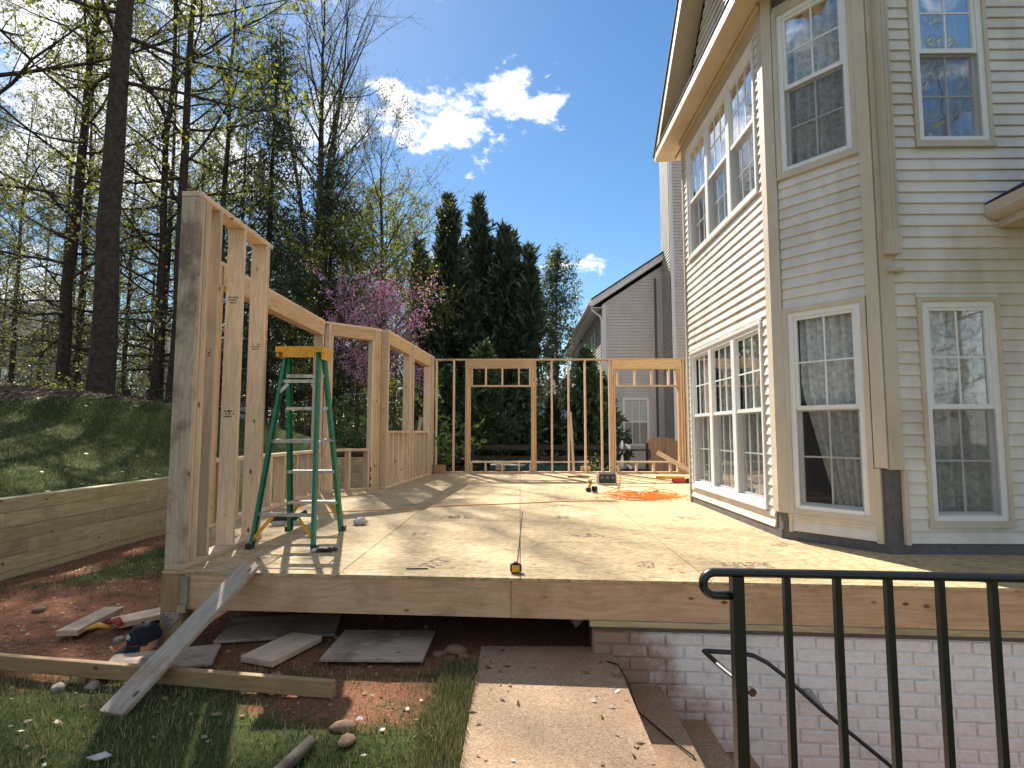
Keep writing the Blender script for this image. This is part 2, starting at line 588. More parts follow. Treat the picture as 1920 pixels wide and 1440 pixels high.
def osb_mat():
    m, N, L, B = new_mat('oriented_strand_board')
    g = nd(N, L, 'ShaderNodeNewGeometry')
    outs = []
    for ang, sc in ((.3, (20, 52, 40)), (1.5, (24, 60, 40)), (2.5, (20, 55, 40))):
        mp = nd(N, L, 'ShaderNodeMapping', {'Vector': g.outputs['Position'], 'Rotation': (0, 0, ang), 'Scale': sc})
        v = nd(N, L, 'ShaderNodeTexVoronoi', {'Vector': mp.outputs[0], 'Scale': 1.0})
        outs.append(v)
    s = nd(N, L, 'ShaderNodeSeparateColor', {0: outs[0].outputs['Color']})
    s2 = nd(N, L, 'ShaderNodeSeparateColor', {0: outs[1].outputs['Color']})
    pick = nd(N, L, 'ShaderNodeMix', {0: s.outputs[1], 2: s.outputs[0], 3: s2.outputs[0]}, data_type='FLOAT')
    c = ramp_n(N, L, pick.outputs[0], [(.0, (.29, .19, .09)), (.22, (.42, .30, .155)), (.6, (.53, .395, .215)), (1.0, (.64, .49, .285))])
    n1 = nd(N, L, 'ShaderNodeTexNoise', {'Vector': g.outputs['Position'], 'Scale': 1.3, 'Detail': 8.0, 'Roughness': .65})
    f = nd(N, L, 'ShaderNodeMapRange', {'Value': n1.outputs[0], 'From Min': .50, 'From Max': .72, 'To Min': 0.0, 'To Max': .5})
    mx = nd(N, L, 'ShaderNodeMix', {0: f.outputs[0], 6: c.outputs[0], 7: (.27, .18, .10, 1)}, data_type='RGBA')
    n5 = nd(N, L, 'ShaderNodeTexNoise', {'Vector': g.outputs['Position'], 'Scale': 11.0, 'Detail': 8.0, 'Roughness': .75})
    f5 = nd(N, L, 'ShaderNodeMapRange', {'Value': n5.outputs[0], 'From Min': .52, 'From Max': .66, 'To Min': 0.0, 'To Max': .55})
    mx = nd(N, L, 'ShaderNodeMix', {0: f5.outputs[0], 6: mx.outputs[2], 7: (.30, .195, .105, 1)}, data_type='RGBA')
    v3 = nd(N, L, 'ShaderNodeTexVoronoi', {'Vector': g.outputs['Position'], 'Scale': 17.0})
    n3 = nd(N, L, 'ShaderNodeTexNoise', {'Vector': g.outputs['Position'], 'Scale': 2.4, 'Detail': 3.0})
    rr = nd(N, L, 'ShaderNodeMapRange', {'Value': n3.outputs[0], 'From Min': .45, 'From Max': .7, 'To Min': 0.0, 'To Max': .20})
    sp = nd(N, L, 'ShaderNodeMath', {0: v3.outputs['Distance'], 1: rr.outputs[0]}, operation='LESS_THAN')
    sp2 = nd(N, L, 'ShaderNodeMath', {0: sp.outputs[0], 1: .6}, operation='MULTIPLY')
    mx2 = nd(N, L, 'ShaderNodeMix', {0: sp2.outputs[0], 6: mx.outputs[2], 7: (.13, .075, .04, 1)}, data_type='RGBA')
    L.new(mx2.outputs[2], B.inputs['Base Color'])
    B.inputs['Roughness'].default_value = .8
    B.inputs['Specular IOR Level'].default_value = .2
    bp = nd(N, L, 'ShaderNodeBump', {'Height': pick.outputs[0], 'Strength': .2, 'Distance': .002})
    L.new(bp.outputs[0], B.inputs['Normal'])
    return m


M['osb'] = osb_mat()


def concrete_mat():
    m, N, L, B = new_mat('exposed_aggregate')
    g = nd(N, L, 'ShaderNodeNewGeometry')
    v = nd(N, L, 'ShaderNodeTexVoronoi', {'Vector': g.outputs['Position'], 'Scale': 130.0})
    s = nd(N, L, 'ShaderNodeSeparateColor', {0: v.outputs['Color']})
    c = ramp_n(N, L, s.outputs[0], [(0, (.25, .155, .085)), (.4, (.36, .23, .13)), (.8, (.43, .285, .165)), (1, (.50, .355, .22))])
    n = nd(N, L, 'ShaderNodeTexNoise', {'Vector': g.outputs['Position'], 'Scale': 1.7, 'Detail': 7.0, 'Roughness': .62})
    f = nd(N, L, 'ShaderNodeMapRange', {'Value': n.outputs[0], 'From Min': .45, 'From Max': .68, 'To Min': 0.0, 'To Max': .7})
    mx = nd(N, L, 'ShaderNodeMix', {0: f.outputs[0], 6: c.outputs[0], 7: (.33, .155, .075, 1)}, data_type='RGBA')
    L.new(mx.outputs[2], B.inputs['Base Color'])
    B.inputs['Roughness'].default_value = .85
    bp = nd(N, L, 'ShaderNodeBump', {'Height': v.outputs['Distance'], 'Strength': .5, 'Distance': .004})
    L.new(bp.outputs[0], B.inputs['Normal'])
    return m


M['concrete'] = concrete_mat()


def brick_mat():
    m, N, L, B = new_mat('white_painted_brick')
    g = nd(N, L, 'ShaderNodeNewGeometry')
    n = nd(N, L, 'ShaderNodeTexNoise', {'Vector': g.outputs['Position'], 'Scale': 28.0, 'Detail': 7.0, 'Roughness': .7})
    c = ramp_n(N, L, n.outputs[0], [(.25, (.70, .67, .62)), (.6, (.86, .845, .81))])
    sx = nd(N, L, 'ShaderNodeSeparateXYZ', {0: g.outputs['Position']})
    # splashed red clay: strongest by the old grade line at the left end and along the steps
    a = nd(N, L, 'ShaderNodeMapRange', {'Value': sx.outputs[0], 'From Min': .45, 'From Max': 1.5, 'To Min': .46, 'To Max': 0.0})
    ln = nd(N, L, 'ShaderNodeMath', {0: sx.outputs[0], 1: .70, 2: sx.outputs[2]}, operation='MULTIPLY_ADD')
    b = nd(N, L, 'ShaderNodeMapRange', {'Value': ln.outputs[0], 'From Min': -.20, 'From Max': .45, 'To Min': .26, 'To Max': 0.0})
    nn = nd(N, L, 'ShaderNodeTexNoise', {'Vector': g.outputs['Position'], 'Scale': 7.0, 'Detail': 9.0, 'Roughness': .75})
    s1 = nd(N, L, 'ShaderNodeMath', {0: a.outputs[0], 1: b.outputs[0]}, operation='ADD')
    s2 = nd(N, L, 'ShaderNodeMath', {0: s1.outputs[0], 1: nn.outputs[0]}, operation='ADD')
    f = nd(N, L, 'ShaderNodeMapRange', {'Value': s2.outputs[0], 'From Min': .70, 'From Max': .98, 'To Min': 0.0, 'To Max': .85})
    mx = nd(N, L, 'ShaderNodeMix', {0: f.outputs[0], 6: c.outputs[0], 7: (.26, .125, .05, 1)}, data_type='RGBA')
    L.new(mx.outputs[2], B.inputs['Base Color'])
    B.inputs['Roughness'].default_value = .7
    bp = nd(N, L, 'ShaderNodeBump', {'Height': n.outputs[0], 'Strength': .5, 'Distance': .006})
    L.new(bp.outputs[0], B.inputs['Normal'])
    return m


M['brick'] = brick_mat()


def ground_mat():
    m, N, L, B = new_mat('yard_ground')
    g = nd(N, L, 'ShaderNodeNewGeometry')
    ad = nd(N, L, 'ShaderNodeAttribute', attribute_name='dirt')
    al = nd(N, L, 'ShaderNodeAttribute', attribute_name='litter')
    n1 = nd(N, L, 'ShaderNodeTexNoise', {'Vector': g.outputs['Position'], 'Scale': 3.1, 'Detail': 9.0, 'Roughness': .7})
    n2 = nd(N, L, 'ShaderNodeTexNoise', {'Vector': g.outputs['Position'], 'Scale': 40.0, 'Detail': 6.0, 'Roughness': .7})
    n4 = nd(N, L, 'ShaderNodeTexNoise', {'Vector': g.outputs['Position'], 'Scale': .8, 'Detail': 5.0, 'Roughness': .6})
    gr = ramp_n(N, L, n2.outputs[0], [(.3, (.032, .044, .014)), (.55, (.075, .095, .028)), (.8, (.15, .15, .06))])
    gr2 = ramp_n(N, L, n4.outputs[0], [(.35, (.55, .62, .5)), (.52, (1.0, 1.0, .9)), (.65, (1.6, 1.35, 1.2))])
    gm = nd(N, L, 'ShaderNodeMix', {0: 1.0, 6: gr.outputs[0], 7: gr2.outputs[0]}, data_type='RGBA', blend_type='MULTIPLY')
    di = ramp_n(N, L, n2.outputs[0], [(.25, (.13, .050, .026)), (.5, (.27, .118, .062)), (.8, (.40, .23, .145))])
    li = ramp_n(N, L, n2.outputs[0], [(.3, (.060, .042, .028)), (.6, (.15, .11, .075)), (.85, (.30, .24, .17))])
    f1 = nd(N, L, 'ShaderNodeMath', {0: ad.outputs['Fac'], 1: n1.outputs[0]}, operation='ADD')
    f1b = nd(N, L, 'ShaderNodeMapRange', {'Value': f1.outputs[0], 'From Min': .86, 'From Max': 1.06})
    m1 = nd(N, L, 'ShaderNodeMix', {0: f1b.outputs[0], 6: gm.outputs[2], 7: di.outputs[0]}, data_type='RGBA')
    f2 = nd(N, L, 'ShaderNodeMath', {0: al.outputs['Fac'], 1: n1.outputs[0]}, operation='ADD')
    f2b = nd(N, L, 'ShaderNodeMapRange', {'Value': f2.outputs[0], 'From Min': .86, 'From Max': 1.06})
    m2 = nd(N, L, 'ShaderNodeMix', {0: f2b.outputs[0], 6: m1.outputs[2], 7: li.outputs[0]}, data_type='RGBA')
    L.new(m2.outputs[2], B.inputs['Base Color'])
    B.inputs['Roughness'].default_value = .95
    B.inputs['Specular IOR Level'].default_value = .1
    bp = nd(N, L, 'ShaderNodeBump', {'Height': n2.outputs[0], 'Strength': .8, 'Distance': .03})
    L.new(bp.outputs[0], B.inputs['Normal'])
    return m


M['ground'] = ground_mat()
# ------------------------------------------------------------------ terrain
XR = -5.10                                        # face of the timber retaining wall


def sstep(a, b, x):
    t = np.clip((x - a) / (b - a), 0, 1)
    return t * t * (3 - 2 * t)


def hill_edge(y):
    return np.interp(y, [-50, 10.5, 11.95, 12.6, 16, 22, 60], [XR - .08, XR - .08, -2.2, -2.4, -2.9, -4.5, -8])


def height(x, y):
    x, y = np.asarray(x, float), np.asarray(y, float)
    d = hill_edge(y) - x
    lump = (np.sin(x * 1.7 + y * .9) + np.sin(y * 2.3 - x * .6) + np.sin(x * 4.1 + 2) * np.sin(y * 3.7)) * .010
    lump += (np.sin(x * 11.3 + y * 3.1) * np.sin(y * 9.7 - x * 4.2)) * .006
    low = -.50 + lump + .05 * sstep(15, 30, y)
    up = .20 + .245 * np.clip(d, 0, 4.6) + .12 * np.clip(d - 4.6, 0, 8) + .03 * np.clip(d - 12.6, 0, 40) + lump * 1.5
    wall_z = .20 * (1 - sstep(9.8, 11.2, y)) + .42 * sstep(9.8, 11.2, y) * (1 - sstep(11.5, 14, y)) + (-.45) * sstep(11.5, 14, y)
    up = up - .20 + wall_z
    z = np.where(d > .0, up, low)
    soft = np.clip(d / .5 + .5, 0, 1)
    z = np.where(y > 13.0, low * (1 - soft) + up * soft, z)
    return z


def ground_z(x, y):
    return float(height(x, y))


xs = np.unique(np.round(np.concatenate([np.arange(-220, -30, 12), np.arange(-30, -12, 1.0), np.arange(-12, 5, .16), np.arange(5, 30, 1.6), np.arange(30, 221, 12),
                                        [XR - .10, XR - .06, .60]]), 3))
ys = np.unique(np.round(np.concatenate([np.arange(-60, 0, 4), np.arange(0, 14, .16), np.arange(14, 40, 1.0), np.arange(40, 320, 12), [1.50, 3.98]]), 3))
GX, GY = np.meshgrid(xs, ys)
GZ = height(GX, GY)
nx, ny = len(xs), len(ys)
V = np.stack([GX.ravel(), GY.ravel(), GZ.ravel()], 1)
ii, jj = np.meshgrid(np.arange(nx - 1), np.arange(ny - 1))
ii, jj = ii.ravel(), jj.ravel()
F = np.stack([jj * nx + ii, jj * nx + ii + 1, (jj + 1) * nx + ii + 1, (jj + 1) * nx + ii], 1)
cx, cy = (xs[ii] + xs[ii + 1]) / 2, (ys[jj] + ys[jj + 1]) / 2
keep = ~((cx > .60) & (cx < 6.0) & (cy > 1.50) & (cy < 3.98))
gme = np_mesh('ground', V, F[keep], [M['ground']], smooth=True)


def dirt_mask(x, y):
    d = np.exp(-(((y - 4.6) / 1.25) ** 2)) * sstep(-5.4, -4.0, x) * (1 - sstep(.6, 1.2, x))
    d = np.maximum(d, .95 * sstep(3.55, 4.1, y) * (1 - sstep(13, 14.5, y)) * sstep(-3.4, -2.6, x))
    d = np.maximum(d, .75 * np.exp(-((x - XR - .25) / .45) ** 2) * (1 - sstep(9, 10, y)))
    d = np.maximum(d, .80 * np.exp(-(((x + 3.6) / .9) ** 2 + ((y - 5.5) / .7) ** 2)))
    d = np.maximum(d, .70 * np.exp(-(((x + .95) / .75) ** 2 + ((y - 3.20) / .42) ** 2)))
    d = np.maximum(d, .2 * sstep(13, 15, y))
    return d * (x > XR - .05)


def litter_mask(x, y):
    d = hill_edge(y) - x
    edge = 4.9 + .4 * np.sin(y * 1.3)
    l = sstep(edge - .6, edge + .3, d)
    return np.maximum(l, .9 * sstep(12.0, 14.5, y + .25 * d) * (d > -1.5))


for nm, fn in (('dirt', dirt_mask), ('litter', litter_mask)):
    at = gme.attributes.new(nm, 'FLOAT', 'POINT')
    at.data.foreach_set('value', fn(V[:, 0], V[:, 1]).astype(np.float32))
tag(put('ground', gme), kind='structure')

# walkway slab and the stairwell beside it
SLAB = -.475
b = MB().prism([(-.258, -2.5), (.60, -2.5), (.60, 3.98), (-.258, 3.98)], SLAB - .14, SLAB)
tag(b.obj('path', M['concrete']), kind='structure')
st = thing('stairs', (1.6, 2.6, -2.2), kind='structure')
for k in range(8):
    x0, z0 = .60 + .272 * k, SLAB - .195 * (k + 1)
    board('step', (x0 + .150, 1.50, z0 - .10), (x0 + .150, 3.88, z0 - .10), .30, .20, (1, 0, 0), M['concrete'], st, .006)
MB().box((.60, 1.38, -2.6), (6.0, 1.495, SLAB + .02)).obj('stairwell_wall', M['concrete'], st)
MB().box((2.7, 1.50, -2.3), (6.0, 3.74, -2.05)).obj('landing', M['concrete'], st)
MB().box((.46, 1.50, -2.3), (.595, 3.74, SLAB - .145)).obj('stair_side', M['concrete'], st)


def rim_y(x):
    return 3.86 - .068 * (x + .05)


def rim_pt(x, off, z):
    return (x, rim_y(x) + off, z)


# ------------------------------------------------------------------ white brick foundation
bw = thing('brick_wall', (1.9, 3.78, -2.2), 'white painted brick foundation wall stained with red clay under the new floor', 'wall')
ang = math.atan(-.068)
bx = Vector((math.cos(ang), math.sin(ang), 0))
bn = Vector((-bx.y, bx.x, 0))                    # into the wall
o0 = Vector(rim_pt(.47, .045, 0))
L0, HB, JT = .232, .0805, .011


def wall_m(u, z, n):
    c = o0 + bx * u + bn * n
    return frame_m((c.x, c.y, z), bx, bn)


mb = MB().box((-.001, .0145, -2.6), (4.6, .22, -.318))
mb.obj('mortar_backing', M['brick'], bw, frame_m(o0, bx, bn))
mb = MB().box((0, .004, -.336), (4.6, .2, -.312))
mb.obj('mortar_cap', M['felt'], bw, frame_m(o0, bx, bn))
MB().box((.0, .225, -2.6), (.2, 5.0, -.3)).obj('return_wall', M['brick'], bw, frame_m(o0, bx, bn))


def wonky(l, h, seed):
    r = random.Random(seed)
    bm = bmesh.new()
    bmesh.ops.create_cube(bm, size=1)
    for v in bm.verts:
        v.co = Vector((v.co.x * l, v.co.y * .05, v.co.z * h))
    bmesh.ops.bevel(bm, geom=bm.edges[:], offset=.006, segments=1, affect='EDGES')
    for v in bm.verts:
        v.co += Vector((r.uniform(-1, 1), r.uniform(-1, 1), r.uniform(-1, 1))) * .0016
    me = bpy.data.meshes.new('brick')
    bm.to_mesh(me)
    bm.free()
    me.materials.append(M['brick'])
    return me


full = [wonky(L0 - JT, HB - JT, i) for i in range(5)]
half = [wonky(L0 / 2 - JT, HB - JT, 30 + i) for i in range(3)]
for r in range(12):
    zc = -.336 - HB * (r + .5) - .002
    u = 0.0
    first = r % 2
    while u < 3.25:
        l = L0
        ms = full
        if u == 0 and first:
            l, ms = L0 / 2, half
        put('brick', rnd.choice(ms), bw, wall_m(u + l / 2, zc + rnd.uniform(-.001, .001), .025 + .004 - rnd.uniform(0, .005)))
        u += l

# ------------------------------------------------------------------ floor platform
deck = thing('floor_platform', (.6, 8.5, -.5), 'new room floor platform of strand board panels on a lumber rim', 'floor')
cols = [-2.46, -1.22, 0.0, 1.22, 2.44, 3.66, 4.75]
for ci in range(6):
    x0, x1 = cols[ci] + .003, cols[ci + 1] - .003
    cuts = [3.86 + (2.44 if ci % 2 else 1.22) + 2.44 * k for k in range(5)]
    cuts = [c for c in cuts if c < 13.0] + [13.50]
    ylo = None
    for y1 in cuts:
        if ylo is None:
            poly = [(x0, rim_y(x0) - .008), (x1, rim_y(x1) - .008), (x1, y1 - .003), (x0, y1 - .003)]
        else:
            poly = [(x0, ylo + .003), (x1, ylo + .003), (x1, y1 - .003), (x0, y1 - .003)]
        dz = rnd.uniform(-.0008, .0008)
        MB().prism(poly, -.02, dz).obj('subfloor_panel', M['osb'], deck)
        ylo = y1
MB().prism([(-2.463, 5.24), (-2.463, 9.80), (-3.22, 9.06), (-3.22, 5.74)], -.02, 0).obj('subfloor_panel', M['osb'], deck)
RZ = -.0205 - .1175
board('rim_joist', rim_pt(-2.30, .019, RZ), rim_pt(-.06, .019, RZ), .235, .038, UP, M['rim'], deck, .002)
board('rim_joist', rim_pt(-.057, .019, RZ), rim_pt(4.7, .019, RZ), .235, .038, UP, M['rim'], deck, .002)
board('rim_joist', (-2.44, 4.17, RZ), (-2.44, 5.22, RZ), .235, .038, UP, M['rim'], deck, .002)
board('rim_joist', (-2.46, 5.24, RZ), (-3.19, 5.72, RZ), .235, .038, UP, M['rim'], deck, .002)
board('rim_joist', (-3.20, 5.75, RZ), (-3.20, 9.04, RZ), .235, .038, UP, M['rim'], deck, .002)
for xj in np.arange(-2.0, 2.3, .406):
    board('floor_joist', (xj, rim_y(xj) + .045, RZ), (xj, 13.3, RZ), .23, .036, UP, M['rim'], deck, 0)
board('sill_plate', rim_pt(.45, .06, -.2755), rim_pt(4.7, .06, -.2755), .14, .036, bn, M['treated'], deck, .003)
board('post', (-2.385, 4.085, -.56), (-2.385, 4.085, -.0215), .15, .14, (1, 0, 0), M['treated_brown'], deck, .004)
board('post', (-3.12, 7.4, -.6), (-3.12, 7.4, -.258), .14, .14, (1, 0, 0), M['treated_brown'], deck, .004)
# gusset plate on the corner post, with nail holes, and the strap hanger
g = MB()
pl = [(-.062, .055), (.062, .055), (.062, .015), (.0, -.062), (-.062, .015)]
n0 = len(g.v)
g.v += [(p[0], -.002, p[1]) for p in pl] + [(p[0], .002, p[1]) for p in pl]
g.face((4, 3, 2, 1, 0))
g.face((5, 6, 7, 8, 9))
for i in range(5):
    j = (i + 1) % 5
    g.face((i, j, 5 + j, 5 + i))
gp = g.obj('gusset_plate', M['steel'], deck, Matrix.Translation((-2.385, 4.006, -.325)))
for hx, hz in ((-.04, .04), (0, .042), (.04, .04), (-.018, .022), (.02, .004), (-.022, -.004), (0, .0), (0, -.032)):
    MB().tube([(hx - 2.385, 4.0035, hz - .325), (hx - 2.385, 4.0025, hz - .325)], .005, 8).obj('nail_hole', M['black'], gp)
h = MB()
h.box((-2.306, 3.986, -.21), (-2.262, 3.994, -.03)).box((-2.312, 3.952, -.262), (-2.248, 3.992, -.252))
h.prism([(-2.306, 3.988), (-2.262, 3.988), (-2.255, 3.956), (-2.312, 3.956)], -.252, -.212)
h.obj('joist_hanger', M['steel'], deck)
# printed stamps and paint spots on the panels
random_bars = random.Random(3)


def stamp(x, y, w, d, rz, rows, mat='ink', dens=.6):
    mbs = MB()
    c, s = math.cos(rz), math.sin(rz)

    def q(x0, y0, x1, y1):
        n = len(mbs.v)
        for px, py in ((x0, y0), (x1, y0), (x1, y1), (x0, y1)):
            mbs.v.append((x + px * c - py * s, y + px * s + py * c, .0022))
        mbs.face((n, n + 1, n + 2, n + 3))
    rh = d / rows
    for r in range(rows):
        px = -w / 2
        y0 = -d / 2 + rh * r
        while px < w / 2 - .01:
            lw = random_bars.uniform(.012, .032)
            if random_bars.random() < dens:
                t = rh * .14
                y1 = y0 + rh * .78
                k = random_bars.randrange(4)
                if k != 1:
                    q(px, y0, px + lw * .24, y1)
                if k != 2:
                    q(px + lw * .3, y1 - t, px + lw * .8, y1)
                if k != 3:
                    q(px + lw * .3, y0 + rh * .33, px + lw * .8, y0 + rh * .33 + t)
                if k != 0:
                    q(px + lw * .62, y0, px + lw * .84, y0 + rh * .32)
            px += lw
    mbs.obj('printed_stamp', M[mat], deck)


for x, y, w, d, rz, rows in ((-.62, 4.28, .30, .16, 1.2, 3), (.62, 5.42, .30, .20, 0, 3), (-.72, 6.55, .34, .26, 0, 2), (.52, 7.6, .34, .2, .0, 2), (.48, 6.55, .14, .24, 0, 3),
                             (.90, 4.25, .18, .13, 1.4, 4), (1.85, 6.5, .30, .2, -.5, 3), (-.92, 5.5, .2, .16, .3, 3), (2.2, 5.0, .2, .14, .4, 3), (-1.9, 4.45, .3, .1, .6, 3), (-1.42, 7.7, .32, .2, .7, 3),
                             (1.62, 4.25, .34, .18, 0, 4), (.0, 9.2, .3, .2, 0, 2)):
    stamp(x, y, w, d, rz, rows)
for x, y in ((-.30, 4.33), (.42, 4.33), (1.05, 4.12), (1.62, 4.16), (1.1, 4.02)):
    MB().tube([(x, y, .0015), (x, y, .0022)], .018, 9).obj('paint_spot', M['redspot'], deck)

nh = MB()
for xj in np.arange(-2.0, 3.6, .406):
    y = rim_y(xj) + .05
    while y < 13.3:
        px_, py_ = xj + rnd.uniform(-.012, .012), y + rnd.uniform(-.03, .03)
        k = len(nh.v)
        nh.v += [(px_ - .005, py_ - .006, .0013), (px_ + .005, py_ - .006, .0013), (px_ + .005, py_ + .006, .0013), (px_ - .005, py_ + .006, .0013)]
        nh.face((k, k + 1, k + 2, k + 3))
        y += rnd.uniform(.18, .30)
tag(nh.obj('nail_heads', M['ink'], deck), kind='stuff')

# ------------------------------------------------------------------ stud walls (2x6)
TH, DP, HT = .038, .140, 2.70


class Wall:
    """a framed wall from a to b (inner face line); n points outwards"""

    def __init__(self, a, b, n_side, label, mats=('stud',)):
        self.a, self.b = Vector((*a, 0)), Vector((*b, 0))
        self.d = (self.b - self.a).normalized()
        self.len = (self.b - self.a).length
        self.n = Vector((-self.d.y, self.d.x, 0)) * n_side
        mid = (self.a + self.b) / 2 + self.n * DP / 2
        self.root = thing('stud_wall', (mid.x, mid.y, 0), label, 'wall frame')
        self.mat = M[mats[0]]

    def pt(self, s, z, n=DP / 2):
        q = self.a + self.d * s + self.n * n
        return (q.x, q.y, z)

    def plate(self, name, s0, s1, z, mat=None, n=DP / 2, w=DP, t=TH):
        return board(name, self.pt(s0, z + t / 2, n), self.pt(s1, z + t / 2, n), w, t, self.n, mat or self.mat, self.root)

    def stud(self, s, z0, z1, name='stud', mat=None, n=DP / 2, w=DP):
        return board(name, self.pt(s, z0, n), self.pt(s, z1, n), w, TH, self.n, mat or self.mat, self.root)

    def header(self, s0, s1, z0, z1, n=DP / 2, t=DP - .004, mat=None):
        c = (z0 + z1) / 2
        return board('header', self.pt(s0, c, n), self.pt(s1, c, n), z1 - z0, t, UP, mat or M['header'], self.root)


BZ, TZ = TH + .0005, HT - TH - .0005
# panel at the front left corner
w1 = Wall((-2.32, 4.035), (-2.32, 5.245), 1, 'short panel of tall studs at the near left corner behind the ladder')
w1.plate('bottom_plate', 0, w1.len, .001)
w1.plate('top_plate', -.004, w1.len + .02, HT - TH)
w1.stud(.0195, BZ, TZ, mat=M['stud_old'])
w1.stud(.0585, BZ, TZ, w=.13)
w1.stud(.0975, BZ, TZ)
w1.stud(.1365, BZ, TZ, w=.134)
for s in (.30, .69, 1.115):
    w1.stud(s, BZ, TZ)
w1.stud(1.155, BZ, TZ, mat=M['stud_old'], w=.138)
# long left wall of the bump-out
w2 = Wall((-3.06, 5.73), (-3.06, 8.93), 1, 'long left half wall with an open window space under a deep header')
w2.plate('bottom_plate', 0, w2.len, .001)
w2.plate('top_plate', 0, w2.len - .02, HT - TH)
w2.stud(.02, BZ, TZ, mat=M['header'])
w2.stud(.06, BZ, 2.455, 'jack_stud', mat=M['header'])
w2.stud(w2.len - .06, BZ, TZ)
w2.stud(w2.len - .10, BZ, 2.455, 'jack_stud')
w2.header(.082, w2.len - .082, 2.4565, TZ)
w2.plate('sill', .082, w2.len - .122, .640)
for s in (.16, .56, .96, 1.36, 1.40, 1.80, 2.22, 2.62, 3.04):
    w2.stud(s, BZ, .6395, 'cripple_stud')
# diagonal piece
w3 = Wall((-3.06, 8.965), (-2.36, 9.665), 1, 'diagonal window frame joining the two left walls')
w3.plate('bottom_plate', .05, w3.len, .001)
w3.plate('top_plate', .0, w3.len + .02, HT - TH)
w3.stud(.07, BZ, TZ)
w3.stud(.11, BZ, 2.485, 'jack_stud')
w3.stud(w3.len - .02, BZ, TZ, mat=M['header'])
w3.stud(w3.len - .06, BZ, TZ, mat=M['header'])
w3.stud(w3.len - .10, BZ, TZ)
w3.stud(w3.len - .14, BZ, 2.485, 'jack_stud')
w3.header(.091, w3.len - .122, 2.4865, TZ)
w3.plate('sill', .131, w3.len - .162, .640)
for s in (.15, .46, .80):
    w3.stud(s, BZ, .6395, 'cripple_stud')
# far left wall with two windows
w4 = Wall((-2.25, 9.74), (-1.99, 13.385), 1, 'far left wall frame with two window openings over closely set cripples')
w4.plate('bottom_plate', .0, w4.len - .005, .001)
w4.plate('top_plate', .0, w4.len - .005, HT - TH)
w4.stud(.02, BZ, TZ)
w4.stud(.06, BZ, 2.455, 'jack_stud')
for s in (1.46, 1.76):
    w4.stud(s, BZ, 2.455, 'jack_stud')
w4.stud(1.50, BZ, TZ)
w4.stud(1.60, BZ, TZ)
w4.stud(1.72, BZ, TZ)
w4.stud(3.16, BZ, 2.42, 'jack_stud')
w4.stud(3.20, BZ, TZ)
w4.stud(3.40, BZ, TZ)
w4.stud(3.58, BZ, TZ)
w4.header(.041, 1.479, 2.4565, TZ)
w4.header(1.741, 3.179, 2.4265, TZ)
w4.plate('sill', .081, 1.439, .935)
w4.plate('sill', 1.781, 3.139, .935)
for s in (.14, .40, .73, 1.05, 1.36):
    w4.stud(s, BZ, .9345, 'cripple_stud')
for s in (1.82, 1.98, 2.32, 2.70, 3.06):
    w4.stud(s, BZ, .9345, 'cripple_stud')
# far wall
w5 = Wall((-2.0, 13.42), (3.90, 13.39), 1, 'long far wall frame with two openings across the end of the floor')
w5.mat = M['stud']
HF = 2.665


def w5s(x):
    return x + 2.0


w5.plate('bottom_plate', .0, w5.len, .001)
w5.plate('top_plate', .0, w5.len, HF - TH)
TF = HF - TH - .0005
for x in (-1.96, -1.55, .745, 1.135, 1.52, 1.905, 2.09, 3.86, 3.80):
    w5.stud(w5s(x), BZ, TF)
for x in (-1.26, .362, 2.155, 3.735):
    w5.stud(w5s(x), BZ, TF, mat=M['header'])
for x in (-1.215, -1.176, .278, .318):
    w5.stud(w5s(x), BZ, 2.435, 'jack_stud', mat=M['header'])
for x in (2.20, 3.69):
    w5.stud(w5s(x), BZ, 2.418, 'jack_stud', mat=M['header'])
w5.header(w5s(-1.24), w5s(.342), 2.4365, TF)
w5.header(w5s(2.175), w5s(3.715), 2.4195, TF)
for x0, x1, zt, cr in ((-1.156, .258, 2.435, (-1.13, -.80, -.414, -.026, .235)), (2.221, 3.669, 2.418, (2.283, 2.687, 3.079, 3.47, 3.643))):
    w5.plate('sill', w5s(x0), w5s(x1), 2.005)
    w5.plate('sill', w5s(x0), w5s(x1), .238)
    for x in cr:
        w5.stud(w5s(x), 2.0435, zt, 'cripple_stud')
        w5.stud(w5s(x), BZ, .2375, 'cripple_stud')
# grade stamps on a few studs
for s_, z_ in ((.30, 1.55), (.69, 1.10), (1.115, 1.72), (.69, 2.05)):
    gs = MB()
    for r_ in range(3):
        for c_ in range(6):
            if rnd.random() < .75:
                gs.box((-.045 + c_ * .015, -.0008, -.03 + r_ * .022), (-.045 + c_ * .015 + rnd.uniform(.006, .012), .0, -.03 + r_ * .022 + .014))
    q_ = Vector(w1.pt(s_ - .0192, z_, .07))
    gs.obj('printed_stamp', M['ink'], w1.root, Matrix.Translation(q_))
# ink stamp on the plate
stp = MB()
for k in range(22):
    x = -1.82 + k * .028
    z0 = 2.633 + rnd.uniform(0, .006)
    stp.box((x, 13.4175, z0), (x + rnd.uniform(.010, .022), 13.4195, z0 + rnd.uniform(.010, .020)))
stp.obj('printed_stamp', M['black'], w5.root)
stp = MB()
for z0, z1 in ((.30, .375), (.25, .268), (.16, .225), (.05, .10)):
    q0 = Vector(w3.pt(w3.len - .155, 0, -.003))
    stp.box((-.008, -.002, z0), (.014, .0005, z1))
stp.obj('printed_stamp', M['black'], w3.root, frame_m(q0, w3.d, w3.n))

